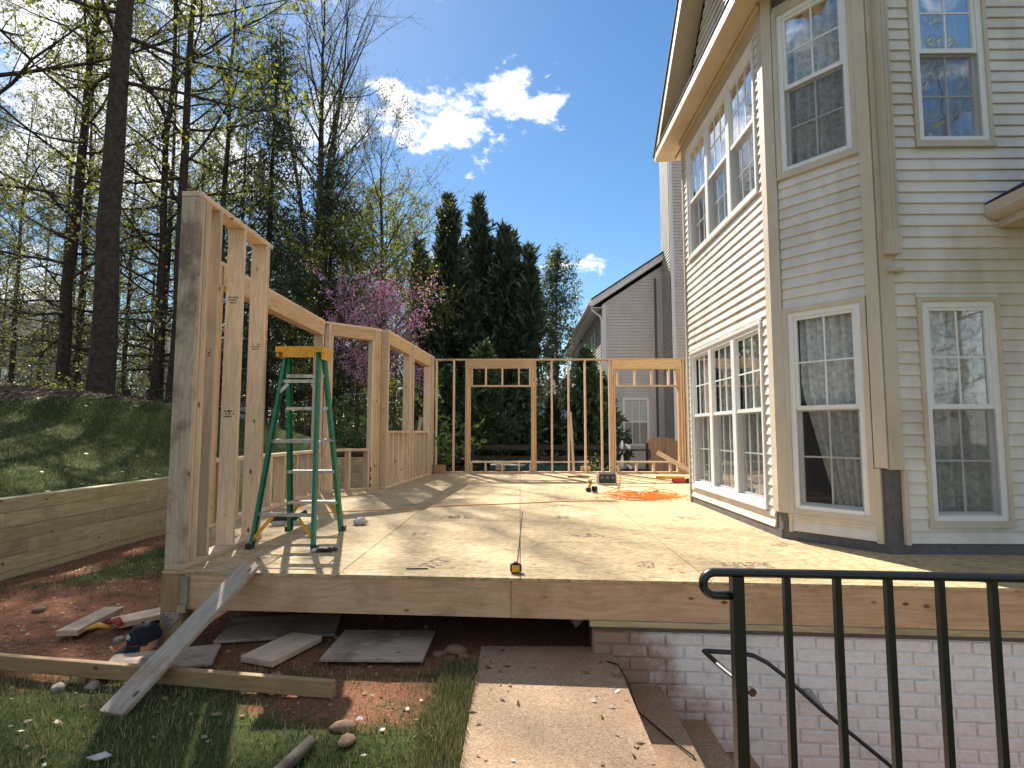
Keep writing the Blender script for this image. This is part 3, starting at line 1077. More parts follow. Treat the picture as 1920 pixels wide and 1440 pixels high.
# ------------------------------------------------------------------ retaining walls of treated timbers
rw = thing('retaining_wall', (XR - .07, 6.0, -.55), 'low retaining wall of stacked pale green treated timbers beside the lawn', 'wall')
for c in range(6):
    z = -.585 + .146 * c + .073
    y = -1.0 - (c % 2) * 1.2 - c * .15
    while y < 10.2:
        l = 2.44
        y1 = min(y + l, 10.25)
        if y1 - y > .2:
            dx = rnd.uniform(-.004, .004)
            board('timber', (XR - .07 + dx, y + .002, z), (XR - .07 + dx, y1 - .002, z), .14, .144, (1, 0, 0), M['treated'], rw, .006)
        y += l
rw2 = thing('retaining_wall', (-3.8, 10.9, -.5), 'retaining wall of treated timbers seen through the diagonal window frame', 'wall')
pa, pb = Vector((-5.16, 10.34, 0)), Vector((-2.30, 11.72, 0))
dd = (pb - pa).normalized()
for c in range(7):
    z = -.56 + .146 * c + .073
    cut = 1.2 if c % 2 else 1.9
    for s0, s1 in ((0, cut), (cut, (pb - pa).length)):
        a2, b2 = pa + dd * (s0 + .002), pa + dd * (s1 - .002)
        board('timber', (a2.x, a2.y, z), (b2.x, b2.y, z), .14, .144, (-dd.y, dd.x, 0), M['treated'], rw2, .006)
# ------------------------------------------------------------------ the house
house = thing('house', (4.2, 6.5, 0), 'cream vinyl sided house with a two storey window bay right of the floor', 'house')


class Face:
    def __init__(self, org, outward, length):
        self.o = Vector((*org, 0))
        self.n = Vector((*outward, 0)).normalized()
        self.a = self.n.cross(UP)
        self.len = length

    def p(self, u, n, z):
        q = self.o + self.a * u + self.n * n
        return (q.x, q.y, z)

    def m(self, u=0, n=0, z=0):
        return frame_m(self.p(u, n, z), self.a, self.n)


XL, YM = 2.36, 4.62
C0, C1 = (XL, 5.29), (2.90, YM)
clen = math.hypot(C1[0] - C0[0], C1[1] - C0[1])
cd = ((C1[0] - C0[0]) / clen, (C1[1] - C0[1]) / clen)
FL = Face((XL, 5.29), (-1, 0), 2.74)                 # u = Y - 5.29
FC = Face(C1, (cd[1], -cd[0]), clen)                 # u from C1 towards C0
if FC.n.y > 0:
    FC = Face(C0, (-cd[1], cd[0]), clen)
FM = Face((5.6, YM), (0, -1), 2.70)                  # u = 5.6 - X
if abs(FC.o.x - C1[0]) < 1e-6 and FC.a.x > 0:
    pass
TOPZ = 5.13


def cu(s):                                           # s measured from C0 along the chamfer
    return clen - s


def sheet(name, face, u0, u1, z0, z1, holes, mat, n=0.0):
    us = sorted({u0, u1, *[h[0] for h in holes], *[h[1] for h in holes]})
    zs = sorted({z0, z1, *[h[2] for h in holes], *[h[3] for h in holes]})
    mb = MB()
    for i in range(len(us) - 1):
        for j in range(len(zs) - 1):
            uc, zc = (us[i] + us[i + 1]) / 2, (zs[j] + zs[j + 1]) / 2
            if any(h[0] < uc < h[1] and h[2] < zc < h[3] for h in holes):
                continue
            k = len(mb.v)
            mb.v += [(us[i], 0, zs[j]), (us[i + 1], 0, zs[j]), (us[i + 1], 0, zs[j + 1]), (us[i], 0, zs[j + 1])]
            mb.face((k, k + 1, k + 2, k + 3))
    return mb.obj(name, mat, house, face.m(0, n, 0))


_sid = {}


def siding_piece(l, e=.094, cut=None):
    key = (round(l, 3), round(e, 4))
    if key not in _sid:
        mb = MB()
        t_ = e / .094 if e < .09 else 1.0
        prof = [(.000, 0), (.0195, 0), (.0215, .003), (.0208, .010 * t_), (.0215 - .018 * t_, e + .003 * t_), (.000, e + .003 * t_)]
        k = len(prof)
        mb.v += [(-l / 2, p[0], p[1]) for p in prof] + [(l / 2, p[0], p[1]) for p in prof]
        mb.face(tuple(range(k)))
        mb.face(tuple(reversed(range(k, 2 * k))))
        for i in range(k):
            j = (i + 1) % k
            mb.face((i, k + i, k + j, j))
        me = mb.mesh('siding_board')
        me.materials.append(M['siding'])
        _sid[key] = me
    return _sid[key]


def clad(face, u0, u1, z0, z1, holes, parent=None, e=.094, limit=None):
    z = z0
    while z < z1 - .02:
        spans = [(u0, u1)]
        for h in holes:
            if h[2] < z + e - .004 and h[3] > z + .004:
                new = []
                for a, b in spans:
                    if h[1] <= a or h[0] >= b:
                        new.append((a, b))
                    else:
                        lo, hi = max(a, h[0]), min(b, h[1])
                        if h[2] - z > .012:
                            put('siding_board', siding_piece(hi - lo, h[2] - z - .003), parent or house, face.m((lo + hi) / 2, .001, z))
                        if z + e - h[3] > .012:
                            put('siding_board', siding_piece(hi - lo, z + e - h[3]), parent or house, face.m((lo + hi) / 2, .001, h[3]))
                        if h[0] - a > .01:
                            new.append((a, h[0]))
                        if b - h[1] > .01:
                            new.append((h[1], b))
                spans = new
        if limit:
            spans = limit(z, spans)
        for a, b in spans:
            put('siding_board', siding_piece(b - a, e), parent or house, face.m((a + b) / 2, .001, z))
        z += e


def fbox(face, name, mat, u0, u1, z0, z1, n0, n1, parent):
    return MB().box((u0, n0, z0), (u1, n1, z1)).obj(name, mat, parent, face.m())


def curtain(face, u0, u1, z0, z1, n, mat, parent, sweep=None, folds=5, amp=.018):
    nu, nz = 34, 14
    mb = MB()
    for j in range(nz + 1):
        tz = j / nz
        z = z0 + (z1 - z0) * tz
        a, b = u0, u1
        if sweep:
            a, b = sweep(tz, u0, u1)
        for i in range(nu + 1):
            t = i / nu
            mb.v.append((a + (b - a) * t, n + amp * math.sin(t * folds * 6.283 + .6 * math.sin(tz * 3)) + amp * .4 * math.sin(t * 31), z))
    for j in range(nz):
        for i in range(nu):
            k = j * (nu + 1) + i
            mb.face((k, k + 1, k + nu + 2, k + nu + 1))
    return mb.obj('curtain', mat, parent, face.m(), smooth=True)


def sash_window(face, u0, u1, z0, z1, cols, zm=None, curt=None, dark=1.0, shade=None, sweep=None):
    """double-hung window: frame, two sashes with panes and grilles, screen on the lower half"""
    fw = .045
    zm = zm if zm is not None else (z0 + z1) / 2
    fr = MB()
    fr.box((u0, -.04, z0), (u0 + fw, .020, z1)).box((u1 - fw, -.04, z0), (u1, .020, z1))
    fr.box((u0 + fw, -.04, z1 - fw), (u1 - fw, .020, z1)).box((u0 + fw, -.04, z0), (u1 - fw, .026, z0 + fw * .8))
    win = fr.obj('window', M['white'], house, face.m())
    a, b = u0 + fw, u1 - fw
    sw = .028
    # upper sash
    s = MB()
    s.box((a, -.018, zm - .018), (a + sw, .008, z1 - fw)).box((b - sw, -.018, zm - .018), (b, .008, z1 - fw))
    s.box((a + sw, -.018, z1 - fw - sw), (b - sw, .008, z1 - fw)).box((a + sw, -.018, zm - .018), (b - sw, .012, zm + .020))
    s.obj('sash', M['white'], win, face.m())
    s = MB()
    s.box((a, -.045, z0 + fw * .8), (a + sw, -.022, zm)).box((b - sw, -.045, z0 + fw * .8), (b, -.022, zm))
    s.box((a + sw, -.045, z0 + fw * .8), (b - sw, -.022, z0 + fw * .8 + sw)).box((a + sw, -.045, zm - .03), (b - sw, -.022, zm - .0185))
    s.obj('sash', M['white'], win, face.m())
    for lo, hi, n in ((zm + .020, z1 - fw - sw, -.008), (z0 + fw * .8 + sw, zm - .03, -.034)):
        pq = MB()
        pq.v += [(a + sw, n, lo), (b - sw, n, lo), (b - sw, n, hi), (a + sw, n, hi)]
        pq.face((0, 1, 2, 3))
        pq.obj('pane', M['glass'], win, face.m())
        ia, ib = a + sw, b - sw
        for c in range(1, cols):
            uc = ia + (ib - ia) * c / cols
            fbox(face, 'muntin', M['white'], uc - .007, uc + .007, lo, hi, n - .006, n + .006, win)
        zc = (lo + hi) / 2
        us = [ia + (ib - ia) * c / cols for c in range(cols + 1)]
        for c in range(cols):
            fbox(face, 'muntin', M['white'], us[c] + (.0071 if c else 0), us[c + 1] - (.0071 if c < cols - 1 else 0), zc - .007, zc + .007, n - .0055, n + .0055, win)
    scr = MB()
    k = 0
    scr.v += [(a, .004, z0 + fw), (b, .004, z0 + fw), (b, .004, zm - .02), (a, .004, zm - .02)]
    scr.face((0, 1, 2, 3))
    scr.obj('insect_screen', M['screen'], win, face.m())
    # shallow box behind, the unlit room's darkness put into its colour
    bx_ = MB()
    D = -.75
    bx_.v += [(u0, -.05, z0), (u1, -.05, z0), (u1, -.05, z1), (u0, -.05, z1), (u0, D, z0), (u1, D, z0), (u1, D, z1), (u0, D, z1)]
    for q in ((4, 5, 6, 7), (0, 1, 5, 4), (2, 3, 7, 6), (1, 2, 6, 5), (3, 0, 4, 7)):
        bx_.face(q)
    bx_.obj('dark_backing', M['inside'], win, face.m())
    if curt:
        curtain(face, a, b, z0 + .05, z1 - .05, -.070, M[curt], win, sweep)
    return win


TR = .032                                            # tan channel round each window


def window_trim(face, u0, u1, z0, z1, mat='trim', w=TR):
    t = MB()
    t.box((u0 - w, 0, z0 - w), (u0, .036, z1 + w)).box((u1, 0, z0 - w), (u1 + w, .036, z1 + w))
    t.box((u0, 0, z1), (u1, .036, z1 + w)).box((u0 - w * 1.2, 0, z0 - w - .022), (u1 + w * 1.2, .042, z0 - w))
    t.box((u0, 0, z0 - w), (u1, .036, z0))
    return t.obj('window_trim', M[mat], house, face.m())


# openings (u0,u1,z0,z1)
def ly(y):
    return y - 5.29


def mu(x):
    return 5.6 - x


LW1 = (ly(5.575), ly(7.865), .262, 2.005)
LW2 = (ly(5.535), ly(7.785), 3.335, 4.845)
CW1 = (cu(.728), cu(.122), .275, 2.02)
CW2 = (cu(.735), cu(.128), 3.335, 4.86)
MW1 = (mu(3.80), mu(3.215), .262, 1.995)
MW2 = (mu(3.86), mu(3.285), 3.335, 4.86)
sheet('wall', FL, 0, 2.74, -.3, 7.0 if False else 5.3, [LW1, LW2], M['felt'])
sheet('wall', FC, 0, clen, -.3, 5.6, [CW1, CW2], M['felt'])
sheet('wall', FM, 0, 2.70, -.3, 5.6, [MW1, MW2], M['felt'])
# hidden body of the house: end of the bay, rear wall, roof
body = MB()
body.box((XL + .05, 7.95, -.3), (4.1, 8.03, 5.3))
body.box((4.05, 8.03, -.3), (9.5, 13.45, 5.4))
body.box((5.6, YM, -.3), (9.5, 8.03, 5.4))
body.obj('rear_wall', M['siding'], house)


def grow_hole(h, w=TR):
    return (h[0] - w, h[1] + w, h[2] - w - .022, h[3] + w)


clad(FL, ly(5.405), ly(8.0), .08, 4.93, [grow_hole(LW1), grow_hole(LW2)])
clad(FC, cu(.775), cu(.082), .085, 4.95, [grow_hole(CW1, .042), grow_hole(CW2, .042)])
clad(FM, mu(4.62), mu(3.012), .085, 4.98, [grow_hole(MW1), grow_hole(MW2)])
for (u0, u1, z0, z1), gap in ((LW1, 0), (LW2, 0)):
    window_trim(FL, u0, u1, z0, z1, 'white' if z0 < 1 else 'white', .022)
    w = (u1 - u0) / 3
    for k in range(3):
        sash_window(FL, u0 + w * k + .002, u0 + w * (k + 1) - .002, z0, z1, 3, None if z0 > 1 else 1.17, 'lace' if z0 < 1 else 'sheer')
window_trim(FC, *CW1, 'trim', .042)
window_trim(FC, *CW2, 'trim', .042)
sash_window(FC, *CW1, 2, 1.16, 'lace', sweep=lambda t, a, b: (a, b - (.02 + .40 * max(0, .62 - t)) * 1.0))
sash_window(FC, *CW2, 2, 4.13, 'lace')
window_trim(FM, *MW1)
window_trim(FM, *MW2)
sash_window(FM, *MW1, 2, 1.15, 'lace')
sash_window(FM, *MW2, 2, 4.12, 'sheer')
# corner boards
fbox(FL, 'corner_board', M['trim'], .0, .110, .235, 5.0, .001, .035, house)
fbox(FC, 'corner_board', M['trim'], cu(.078), clen + .016, .235, 5.12, .001, .035, house)
fbox(FC, 'corner_board', M['trim'], -.012, cu(.778), .665, 5.12, .001, .035, house)
fbox(FM, 'corner_board', M['trim'], mu(3.008), mu(2.895), .655, 5.12, .001, .034, house)
fbox(FM, 'corner_strip', M['trim'], mu(3.030), mu(2.995), .075, .65, .001, .037, house)
fbox(FC, 'corner_strip', M['trim'], cu(.815), cu(.77), .075, .66, .001, .038, house)
fbox(FC, 'corner_strip', M['trim'], cu(.10), cu(.072), .075, .24, .001, .034, house)
fbox(FL, 'corner_board', M['trim'], ly(8.0), ly(8.035), .0, 5.0, .001, .035, house)
# starter flashing at the foot of the walls
fbox(FL, 'base_flashing', M['felt'], 0, 2.74, -.02, .082, .001, .012, house)
# downspout on the main wall, cut off above the floor, and its strap
ds = MB()
ds.box((mu(3.040), .0355, 2.385), (mu(2.940), .092, 5.2))
for k in range(3):
    ds.box((mu(3.030 - k * .034), .092, 2.39), (mu(3.030 - k * .034) + .012, .097, 5.2))
d_o = ds.obj('downspout', M['trim'], house, FM.m())
MB().box((mu(3.046), .022, 2.37), (mu(2.934), .096, 2.56)).obj('spout_sleeve', M['trim'], d_o, FM.m())
fbox(FM, 'downspout_strap', M['trim'], mu(3.07), mu(2.95), 2.235, 2.262, .022, .075, house)

# boxed eave and gable over the window bay
YE0, YE1, XO = 4.70, 8.57, 2.09
MB().box((XO, YE0, 5.105), (XL + .02, YE1, 5.125)).obj('soffit', M['soffit'], house)
MB().box((XO - .02, YE0, 5.085), (XO - .001, YE1, 5.205)).obj('fascia', M['soffit'], house)
fz = MB()
fz.box((XL - .024, 5.30, 4.93), (XL - .001, 8.03, 5.02)).box((XL - .040, 5.30, 5.021), (XL - .001, 8.03, 5.06)).box((XL - .065, 5.30, 5.061), (XL - .001, 8.03, 5.104))
fz.obj('frieze_board', M['soffit'], house)
MB().box((XL, 8.04, 5.105), (4.5, YE1, 5.125)).obj('soffit', M['soffit'], house)
pr = MB()
pr.v += [(XO - .03, YE0, 5.206), (XO - .03, YE1 + .03, 5.206), (XL, YE1 + .03, 5.36), (XL, YE0, 5.36), (XO - .03, YE0, 5.225), (XO - .03, YE1 + .03, 5.225), (XL, YE1 + .03, 5.38), (XL, YE0, 5.38)]
for q in ((0, 1, 2, 3), (7, 6, 5, 4), (0, 4, 5, 1), (1, 5, 6, 2), (2, 6, 7, 3), (3, 7, 4, 0)):
    pr.face(q)
pr.obj('pent_roof', M['shingle'], house)
RY, RZ2 = 6.66, 5.16 + (8.57 - 6.66) * .93
gw = MB()
gw.v += [(0, 0, 5.3), (2.74, 0, 5.3), (2.74, 0, 5.32), (ly(RY), 0, RZ2 - .25), (0, 0, 5.32)]
gw.face((0, 1, 2, 3, 4))
gw.obj('gable_wall', M['felt'], house, FL.m())


def gable_limit(z, spans):
    half = max(0, (RZ2 - .30 - z - .09) / .93)
    a, b = max(0, ly(RY) - half), min(2.74, ly(RY) + half)
    return [(a, b)] if b - a > .06 else []


clad(FL, 0, 2.74, 5.39, 6.8, [], limit=gable_limit)
for sgn in (1, -1):
    ye = YE1 if sgn > 0 else 2 * RY - YE1
    p_e, p_r = Vector((0, ye + .03 * sgn, 5.16)), Vector((0, RY, RZ2 + .02))
    d = (p_r - p_e).normalized()
    up = Vector((0, -d.z * sgn, abs(d.y)))
    up = Vector((0, d.z * sgn, abs(d.y)))
    rf = MB()
    a0, a1 = p_e, p_r
    x0, x1 = XO - .035, 5.9
    for q in (a0, a1, a1 + up * .03, a0 + up * .03):
        rf.v.append((x0, q.y, q.z))
    for q in (a0, a1, a1 + up * .03, a0 + up * .03):
        rf.v.append((x1, q.y, q.z))
    for q in ((0, 1, 2, 3), (7, 6, 5, 4), (0, 4, 5, 1), (1, 5, 6, 2), (2, 6, 7, 3), (3, 7, 4, 0)):
        rf.face(q)
    rf.obj('roof', M['shingle'], house)
    for nm, xa, xb, th0, th1, mt in (('rake_board', XO - .018, XO + .006, -.155, -.001, 'trim'), ('rake_soffit', XO + .0065, XL - .0005, -.15, -.135, 'soffit')):
        rk = MB()
        for xx in (xa, xb):
            for q in (a0 + up * th0, a1 + up * th0, a1 + up * th1, a0 + up * th1):
                rk.v.append((xx, q.y, q.z))
        for q in ((0, 1, 2, 3), (7, 6, 5, 4), (0, 4, 5, 1), (1, 5, 6, 2), (2, 6, 7, 3), (3, 7, 4, 0)):
            rk.face(q)
        rk.obj(nm, M[mt], house)
# main roof mass, out of the frame above, keeps the sun off the near wall
mr = MB()
mr.v += [(5.0, 4.1, 5.35), (9.9, 4.1, 5.35), (9.9, 13.8, 5.35), (5.0, 13.8, 5.35), (5.0, 8.9, 8.6), (9.9, 8.9, 8.6)]
for q in ((0, 3, 2, 1), (0, 1, 5, 4), (2, 3, 4, 5), (0, 4, 3), (1, 2, 5)):
    mr.face(q)
mr.obj('roof', M['shingle'], house)
MB().box((2.6, 4.18, 5.28), (5.6, 5.3, 5.34)).obj('soffit', M['soffit'], house)

# porch eave at the right edge of the picture
pe = MB()
gpr = [(3.775, 2.70), (3.805, 2.675), (3.845, 2.66), (3.875, 2.66), (3.875, 2.785), (3.775, 2.785)]
n = len(gpr)
for y in (4.60, 2.2):
    pe.v += [(p[0], y, p[1]) for p in gpr]
pe.face(tuple(range(n)))
pe.face(tuple(reversed(range(n, 2 * n))))
for i in range(n):
    j = (i + 1) % n
    pe.face((i, n + i, n + j, j))
pe.obj('porch_gutter', M['trim'], house)
MB().box((3.8755, 2.2, 2.60), (3.895, 4.60, 2.78)).obj('porch_fascia', M['trim'], house)
MB().box((3.8955, 2.2, 2.60), (6.0, 4.60, 2.62)).obj('porch_soffit', M['soffit'], house)
pf = MB()
pf.v += [(3.79, 2.15, 2.79), (3.79, 4.61, 2.79), (6.0, 4.61, 4.0), (6.0, 2.15, 4.0), (3.79, 2.15, 2.81), (3.79, 4.61, 2.81), (6.0, 4.61, 4.02), (6.0, 2.15, 4.02)]
for q in ((0, 1, 2, 3), (7, 6, 5, 4), (0, 4, 5, 1), (1, 5, 6, 2), (2, 6, 7, 3), (3, 7, 4, 0)):
    pf.face(q)
pf.obj('porch_roof', M['shingle'], house)
fbox(FM, 'door_trim', M['white'], mu(4.16), mu(4.075), 0, 2.24, .018, .04, house)
# ------------------------------------------------------------------ neighbouring house and the back yard
nb = thing('house', (5.5, 24, -.5), 'grey sided neighbouring house with a gable and tall chimney beyond the far wall', 'house')
NY, NX = 21.0, 3.06


def flat_siding(name, face, u0, u1, z0, zf, e, mat, parent, holes=()):
    """lap siding too fine to pick apart: one mesh of real laps"""
    mb = MB()
    z = z0
    while True:
        lim = zf(z + e * .6)
        if lim is None:
            break
        a, b = max(u0, lim[0]), min(u1, lim[1])
        spans = [(a, b)]
        for h in holes:
            if h[2] < z + e * .5 < h[3]:
                spans = [s for a, b in spans for s in ((a, min(b, h[0])), (max(a, h[1]), b)) if s[1] - s[0] > .01]
        for a, b in spans:
            if b - a < .02:
                continue
            k = len(mb.v)
            mb.v += [(a, .0, z), (b, .0, z), (b, .036, z), (a, .036, z), (b, .004, z + e + .002), (a, .004, z + e + .002)]
            mb.face((0 + k, 1 + k, 2 + k, 3 + k))
            mb.face((3 + k, 2 + k, 4 + k, 5 + k))
        z += e
    return tag(mb.obj(name, mat, parent, face.m()), kind='stuff')


NF = Face((11.0, NY), (0, -1), 8)                    # u = 11 - X
NS = Face((NX, NY), (-1, 0), 13)                     # u = Y - NY
nw = (11 - 4.60, 11 - 3.80, .52, 2.12)
mb = MB()
mb.v += [(3.06, 21.0, -.6), (10.5, 21.0, -.6), (10.5, 21.0, 5.66), (6.8, 21.0, 8.1), (3.06, 21.0, 5.66), (3.06, 34, -.6), (3.06, 34, 5.66), (10.5, 34, -.6), (10.5, 34, 5.66), (6.8, 34, 8.1)]
for q in ((0, 1, 2, 3, 4), (5, 0, 4, 6), (1, 7, 8, 2), (7, 5, 6, 9, 8)):
    mb.face(q)
mb.obj('wall', M['neigh'], nb)
flat_siding('siding', NF, 0, 11 - 3.10, -.55, lambda z: (0, 11 - 3.10) if z < 5.6 else ((0, 11 - 3.10 - (z - 5.6) / .66) if z < 9 else None), .115, M['neigh'], nb, [nw])
flat_siding('siding', NS, .06, 13, -.55, lambda z: (0, 13) if z < 5.55 else None, .115, M['neigh'], nb)
MB().box((NX - .03, 20.95, -.6), (NX + .10, 20.998, 5.62)).obj('corner_board', M['neigh_trim'], nb)
MB().box((NX - .035, 20.96, -.6), (NX - .024, 21.08, 5.6)).obj('corner_board', M['neigh_trim'], nb)
for nm, th, x_off, mat in (('rake_board', .24, .0, 'neigh_trim'), ('roof', .05, -.03, 'shingle')):
    r_ = MB()
    y0, y1 = (20.72, 20.98) if nm == 'rake_board' else (20.66, 34.4)
    base = 5.50 if nm == 'rake_board' else 5.745
    for y in (y0, y1):
        for x, z in ((2.60, base - .0), (6.8, base + 4.2 * .66), (6.8, base + 4.2 * .66 + th), (2.60, base + th)):
            r_.v.append((x, y, z))
    for q in ((0, 1, 2, 3), (7, 6, 5, 4), (0, 4, 5, 1), (1, 5, 6, 2), (2, 6, 7, 3), (3, 7, 4, 0)):
        r_.face(q)
    r_.obj(nm, M[mat], nb)
rr = MB()
for y in (20.66, 34.4):
    for x, z in ((6.8, 8.517), (11.0, 5.745), (11.0, 5.80), (6.8, 8.567)):
        rr.v.append((x, y, z))
for q in ((0, 1, 2, 3), (7, 6, 5, 4), (0, 4, 5, 1), (1, 5, 6, 2), (2, 6, 7, 3), (3, 7, 4, 0)):
    rr.face(q)
rr.obj('roof', M['shingle'], nb)
MB().box((2.60, 20.75, 5.47), (3.05, 34.3, 5.49)).obj('soffit', M['neigh_trim'], nb)
MB().tube([(2.56, 20.7, 5.60), (2.56, 34.3, 5.60)], .075, 8).obj('gutter', M['neigh_trim'], nb)
MB().tube([(2.58, 20.85, 5.53), (2.66, 20.9, 5.40), (2.95, 20.93, 5.18), (3.0, 20.93, 5.0), (3.0, 20.93, -.5)], .04, 6).obj('downspout', M['neigh_trim'], nb)
ch = MB().box((5.28, 19.75, -.6), (6.6, 20.999, 12.0)).obj('chimney', M['neigh'], nb)
CF = Face((6.6, 19.748), (0, -1), 2)
CS = Face((5.278, 19.75), (-1, 0), 2)
flat_siding('siding', CF, 0, 1.24, -.55, lambda z: (0, 2) if z < 12 else None, .115, M['neigh'], ch)
flat_siding('siding', CS, .08, 1.24, -.55, lambda z: (0, 2) if z < 12 else None, .115, M['neigh'], ch)
MB().box((5.255, 19.71, -.6), (5.37, 19.748, 12)).obj('corner_board', M['neigh_trim'], ch)
MB().box((4.95, 20.90, -.6), (5.02, 20.975, 6.6)).obj('downspout', M['felt'], nb)


def small_window(face, u0, u1, z0, z1, parent, cols=2):
    t = .075
    f = MB().box((u0 - t, .0, z0 - t), (u0, .05, z1 + t)).box((u1, 0, z0 - t), (u1 + t, .05, z1 + t)).box((u0, 0, z1), (u1, .05, z1 + t)).box((u0, 0, z0 - t), (u1, .06, z0))
    f.box((u0, .0, (z0 + z1) / 2 - .025), (u1, .045, (z0 + z1) / 2 + .025))
    w = f.obj('window', M['white'], parent, face.m())
    MB().box((u0, .006, z0), (u1, .012, z1)).obj('pane', M['glass'], w, face.m())
    MB().box((u0, .001, (z0 + z1) / 2), (u1, .004, z1)).obj('blind', M['far_wall'], w, face.m())
    MB().box((u0, .001, z0), (u1, .004, (z0 + z1) / 2 - .001)).obj('dark_backing', M['inside'], w, face.m())  # flat panel coloured dark in place of an unlit room
    for k in range(1, cols):
        uc = u0 + (u1 - u0) * k / cols
        MB().box((uc - .012, .013, z0), (uc + .012, .022, z1)).obj('muntin', M['white'], w, face.m())
    return w


small_window(NF, *nw, nb, 3)
for y0 in (2.2, 5.0):
    small_window(NS, y0, y0 + .9, 3.3, 4.9, nb, 3)
small_window(NS, 3.2, 4.1, .6, 2.1, nb, 3)

# arched gate and the rack beside it
gt = thing('garden_gate', (4.3, 17.5, -.55), 'tan wooden gate with an arched top before the grey neighbouring house', 'gate')
for k in range(8):
    x = 3.84 + k * .122
    t = (x - 4.27) / .48
    zt = .60 + .19 * math.sqrt(max(0, 1 - t * t))
    board('plank', (x, 17.5, -.5), (x, 17.5, zt), .118, .022, (1, 0, 0), M['gate_wood'], gt)
board('rail', (3.80, 17.535, .42), (4.75, 17.535, .42), .09, .035, UP, M['gate_wood'], gt)
board('rail', (3.80, 17.535, -.2), (4.75, 17.535, -.2), .09, .035, UP, M['gate_wood'], gt)
MB().tube([(3.87, 17.482, .42), (3.90, 17.45, .36), (3.905, 17.45, .22), (3.87, 17.482, .14)], .016, 6).obj('handle', M['black_iron'], gt)
ra = thing('rack', (3.25, 17.2, -.55), 'dark slatted rack holding white ornaments left of the arched gate', 'rack')
for x in (2.65, 3.22, 3.78):
    board('post', (x, 17.3, -.5), (x, 17.3, .62), .07, .07, (1, 0, 0), M['dark_wood'], ra)
for z in (.42, -.16):
    board('shelf', (2.6, 17.22, z), (3.80, 17.22, z), .34, .04, (0, 1, 0), M['dark_wood'], ra)
for i, (x, z, a, h) in enumerate(((2.98, .44, .1, .26), (3.22, .44, -.5, .16), (2.98, -.14, .05, .42), (3.26, -.14, -.6, .14), (2.86, -.14, 0, .12))):
    pts = [(x, 17.12, z), (x + a * h * .3, 17.12, z + h * .35), (x + a * h * .8, 17.12, z + h * .7), (x + a * h * 1.6, 17.12, z + h)]
    tag(MB().tube(pts, [.05, .065, .05, .02], 8).obj('garden_ornament', M['pot'], smooth=True),
        ['tall white ornament standing on the upper shelf of the dark rack', 'curved white ornament on the upper shelf of the dark rack', 'tall white ornament on the lower shelf of the dark rack',
         'low curved white ornament on the lower shelf of the dark rack', 'smallest white ornament at the left of the lower rack shelf'][i], 'ornament', 'white ornaments on the rack')
fe = thing('rail_fence', (0, 17.0, -.5), 'dark brown rail fence across the yard beyond the far wall', 'fence')
for x in (-5.2, -3.3, -1.4, .5, 2.4):
    board('post', (x, 17.06, -.6), (x, 17.06, .62), .1, .1, (1, 0, 0), M['dark_wood'], fe)
for z in (.50, .18, -.14):
    for x in (-5.2, -3.3, -1.4, .5):
        board('rail', (x + .003, 17.0, z), (x + 1.897, 17.0, z), .14, .03, UP, M['dark_wood'], fe)
# tarp covered stack and loose boards just outside
tp = thing('covered_stack', (.55, 14.9, -.5), 'long stack under a dark green tarp just outside the far wall', 'stack')
tb = MB()
for j, x in enumerate(np.linspace(-.75, 1.75, 12)):
    s_ = .92 + .08 * math.sin(j * 1.7)
    for y, z in ((14.5, -.5), (14.52, .02 * s_), (14.62, .13 * s_), (14.95, .16 * s_), (15.25, .12 * s_), (15.35, -.5)):
        tb.v.append((x, y, z))
for j in range(11):
    for i in range(5):
        k = j * 6 + i
        tb.face((k, k + 1, k + 7, k + 6))
tb.face(tuple(range(6)))
tb.face(tuple(reversed(range(66, 72))))
tb.obj('tarp', M['green_tarp'], tp, smooth=False)
tag(board('loose_board', (.32, 14.75, .19), (1.75, 14.8, .19), .14, .038, (0, 1, 0), M['stud'], None), 'pale board lying on the green tarp covered stack', 'board')
tag(board('lumber_block', (-1.96, 13.24, .10), (-1.70, 13.26, .10), .20, .16, UP, M['treated_brown'], None), 'square block of lumber in the far left corner of the floor', 'block')
for i, (x, z) in enumerate(((-.46, .12), (1.53, .10))):
    tag(board('lumber_block', (x - .11, 13.60, z), (x + .11, 13.60, z), .11, .06, UP, M['header'], None),
        ['small block behind the sill of the left far opening', 'small block behind the studs left of the far right opening'][i], 'block')
# shade house with a ribbed metal roof
gz = thing('gazebo', (.6, 24.5, -.5), 'gazebo with a pale ribbed metal hip roof among the dark hedges', 'gazebo')
ex, ey, ez, pz = (-1.25, 2.45), (22.6, 26.4), 1.52, 2.14
A, B_, C_, D_ = (ex[0], ey[0], ez), (ex[1], ey[0], ez), (ex[1], ey[1], ez), (ex[0], ey[1], ez)
P1, P2 = (.3, 24.5, pz), (.9, 24.5, pz)
g = MB()
g.v += [A, B_, C_, D_, P1, P2]
for q in ((0, 1, 5, 4), (1, 2, 5), (2, 3, 4, 5), (3, 0, 4), (0, 3, 2, 1)):
    g.face(q)
rf = g.obj('roof', M['metal_roof'], gz)
for k in range(13):
    x = ex[0] + .15 + k * (ex[1] - ex[0] - .3) / 12
    if x < .3:
        t = (x - ex[0]) / (.3 - ex[0])
    elif x > .9:
        t = (ex[1] - x) / (ex[1] - .9)
    else:
        t = 1
    MB().tube([(x, ey[0], ez + .02), (x, ey[0] + t * 1.9, ez + t * (pz - ez) + .02)], .022, 4).obj('roof_rib', M['felt'], rf)
for a_, b2 in ((A, P1), (B_, P2)):
    MB().tube([(a_[0], a_[1], a_[2] + .02), (b2[0], b2[1], b2[2] + .02)], .03, 4).obj('hip_cap', M['metal_roof'], rf)
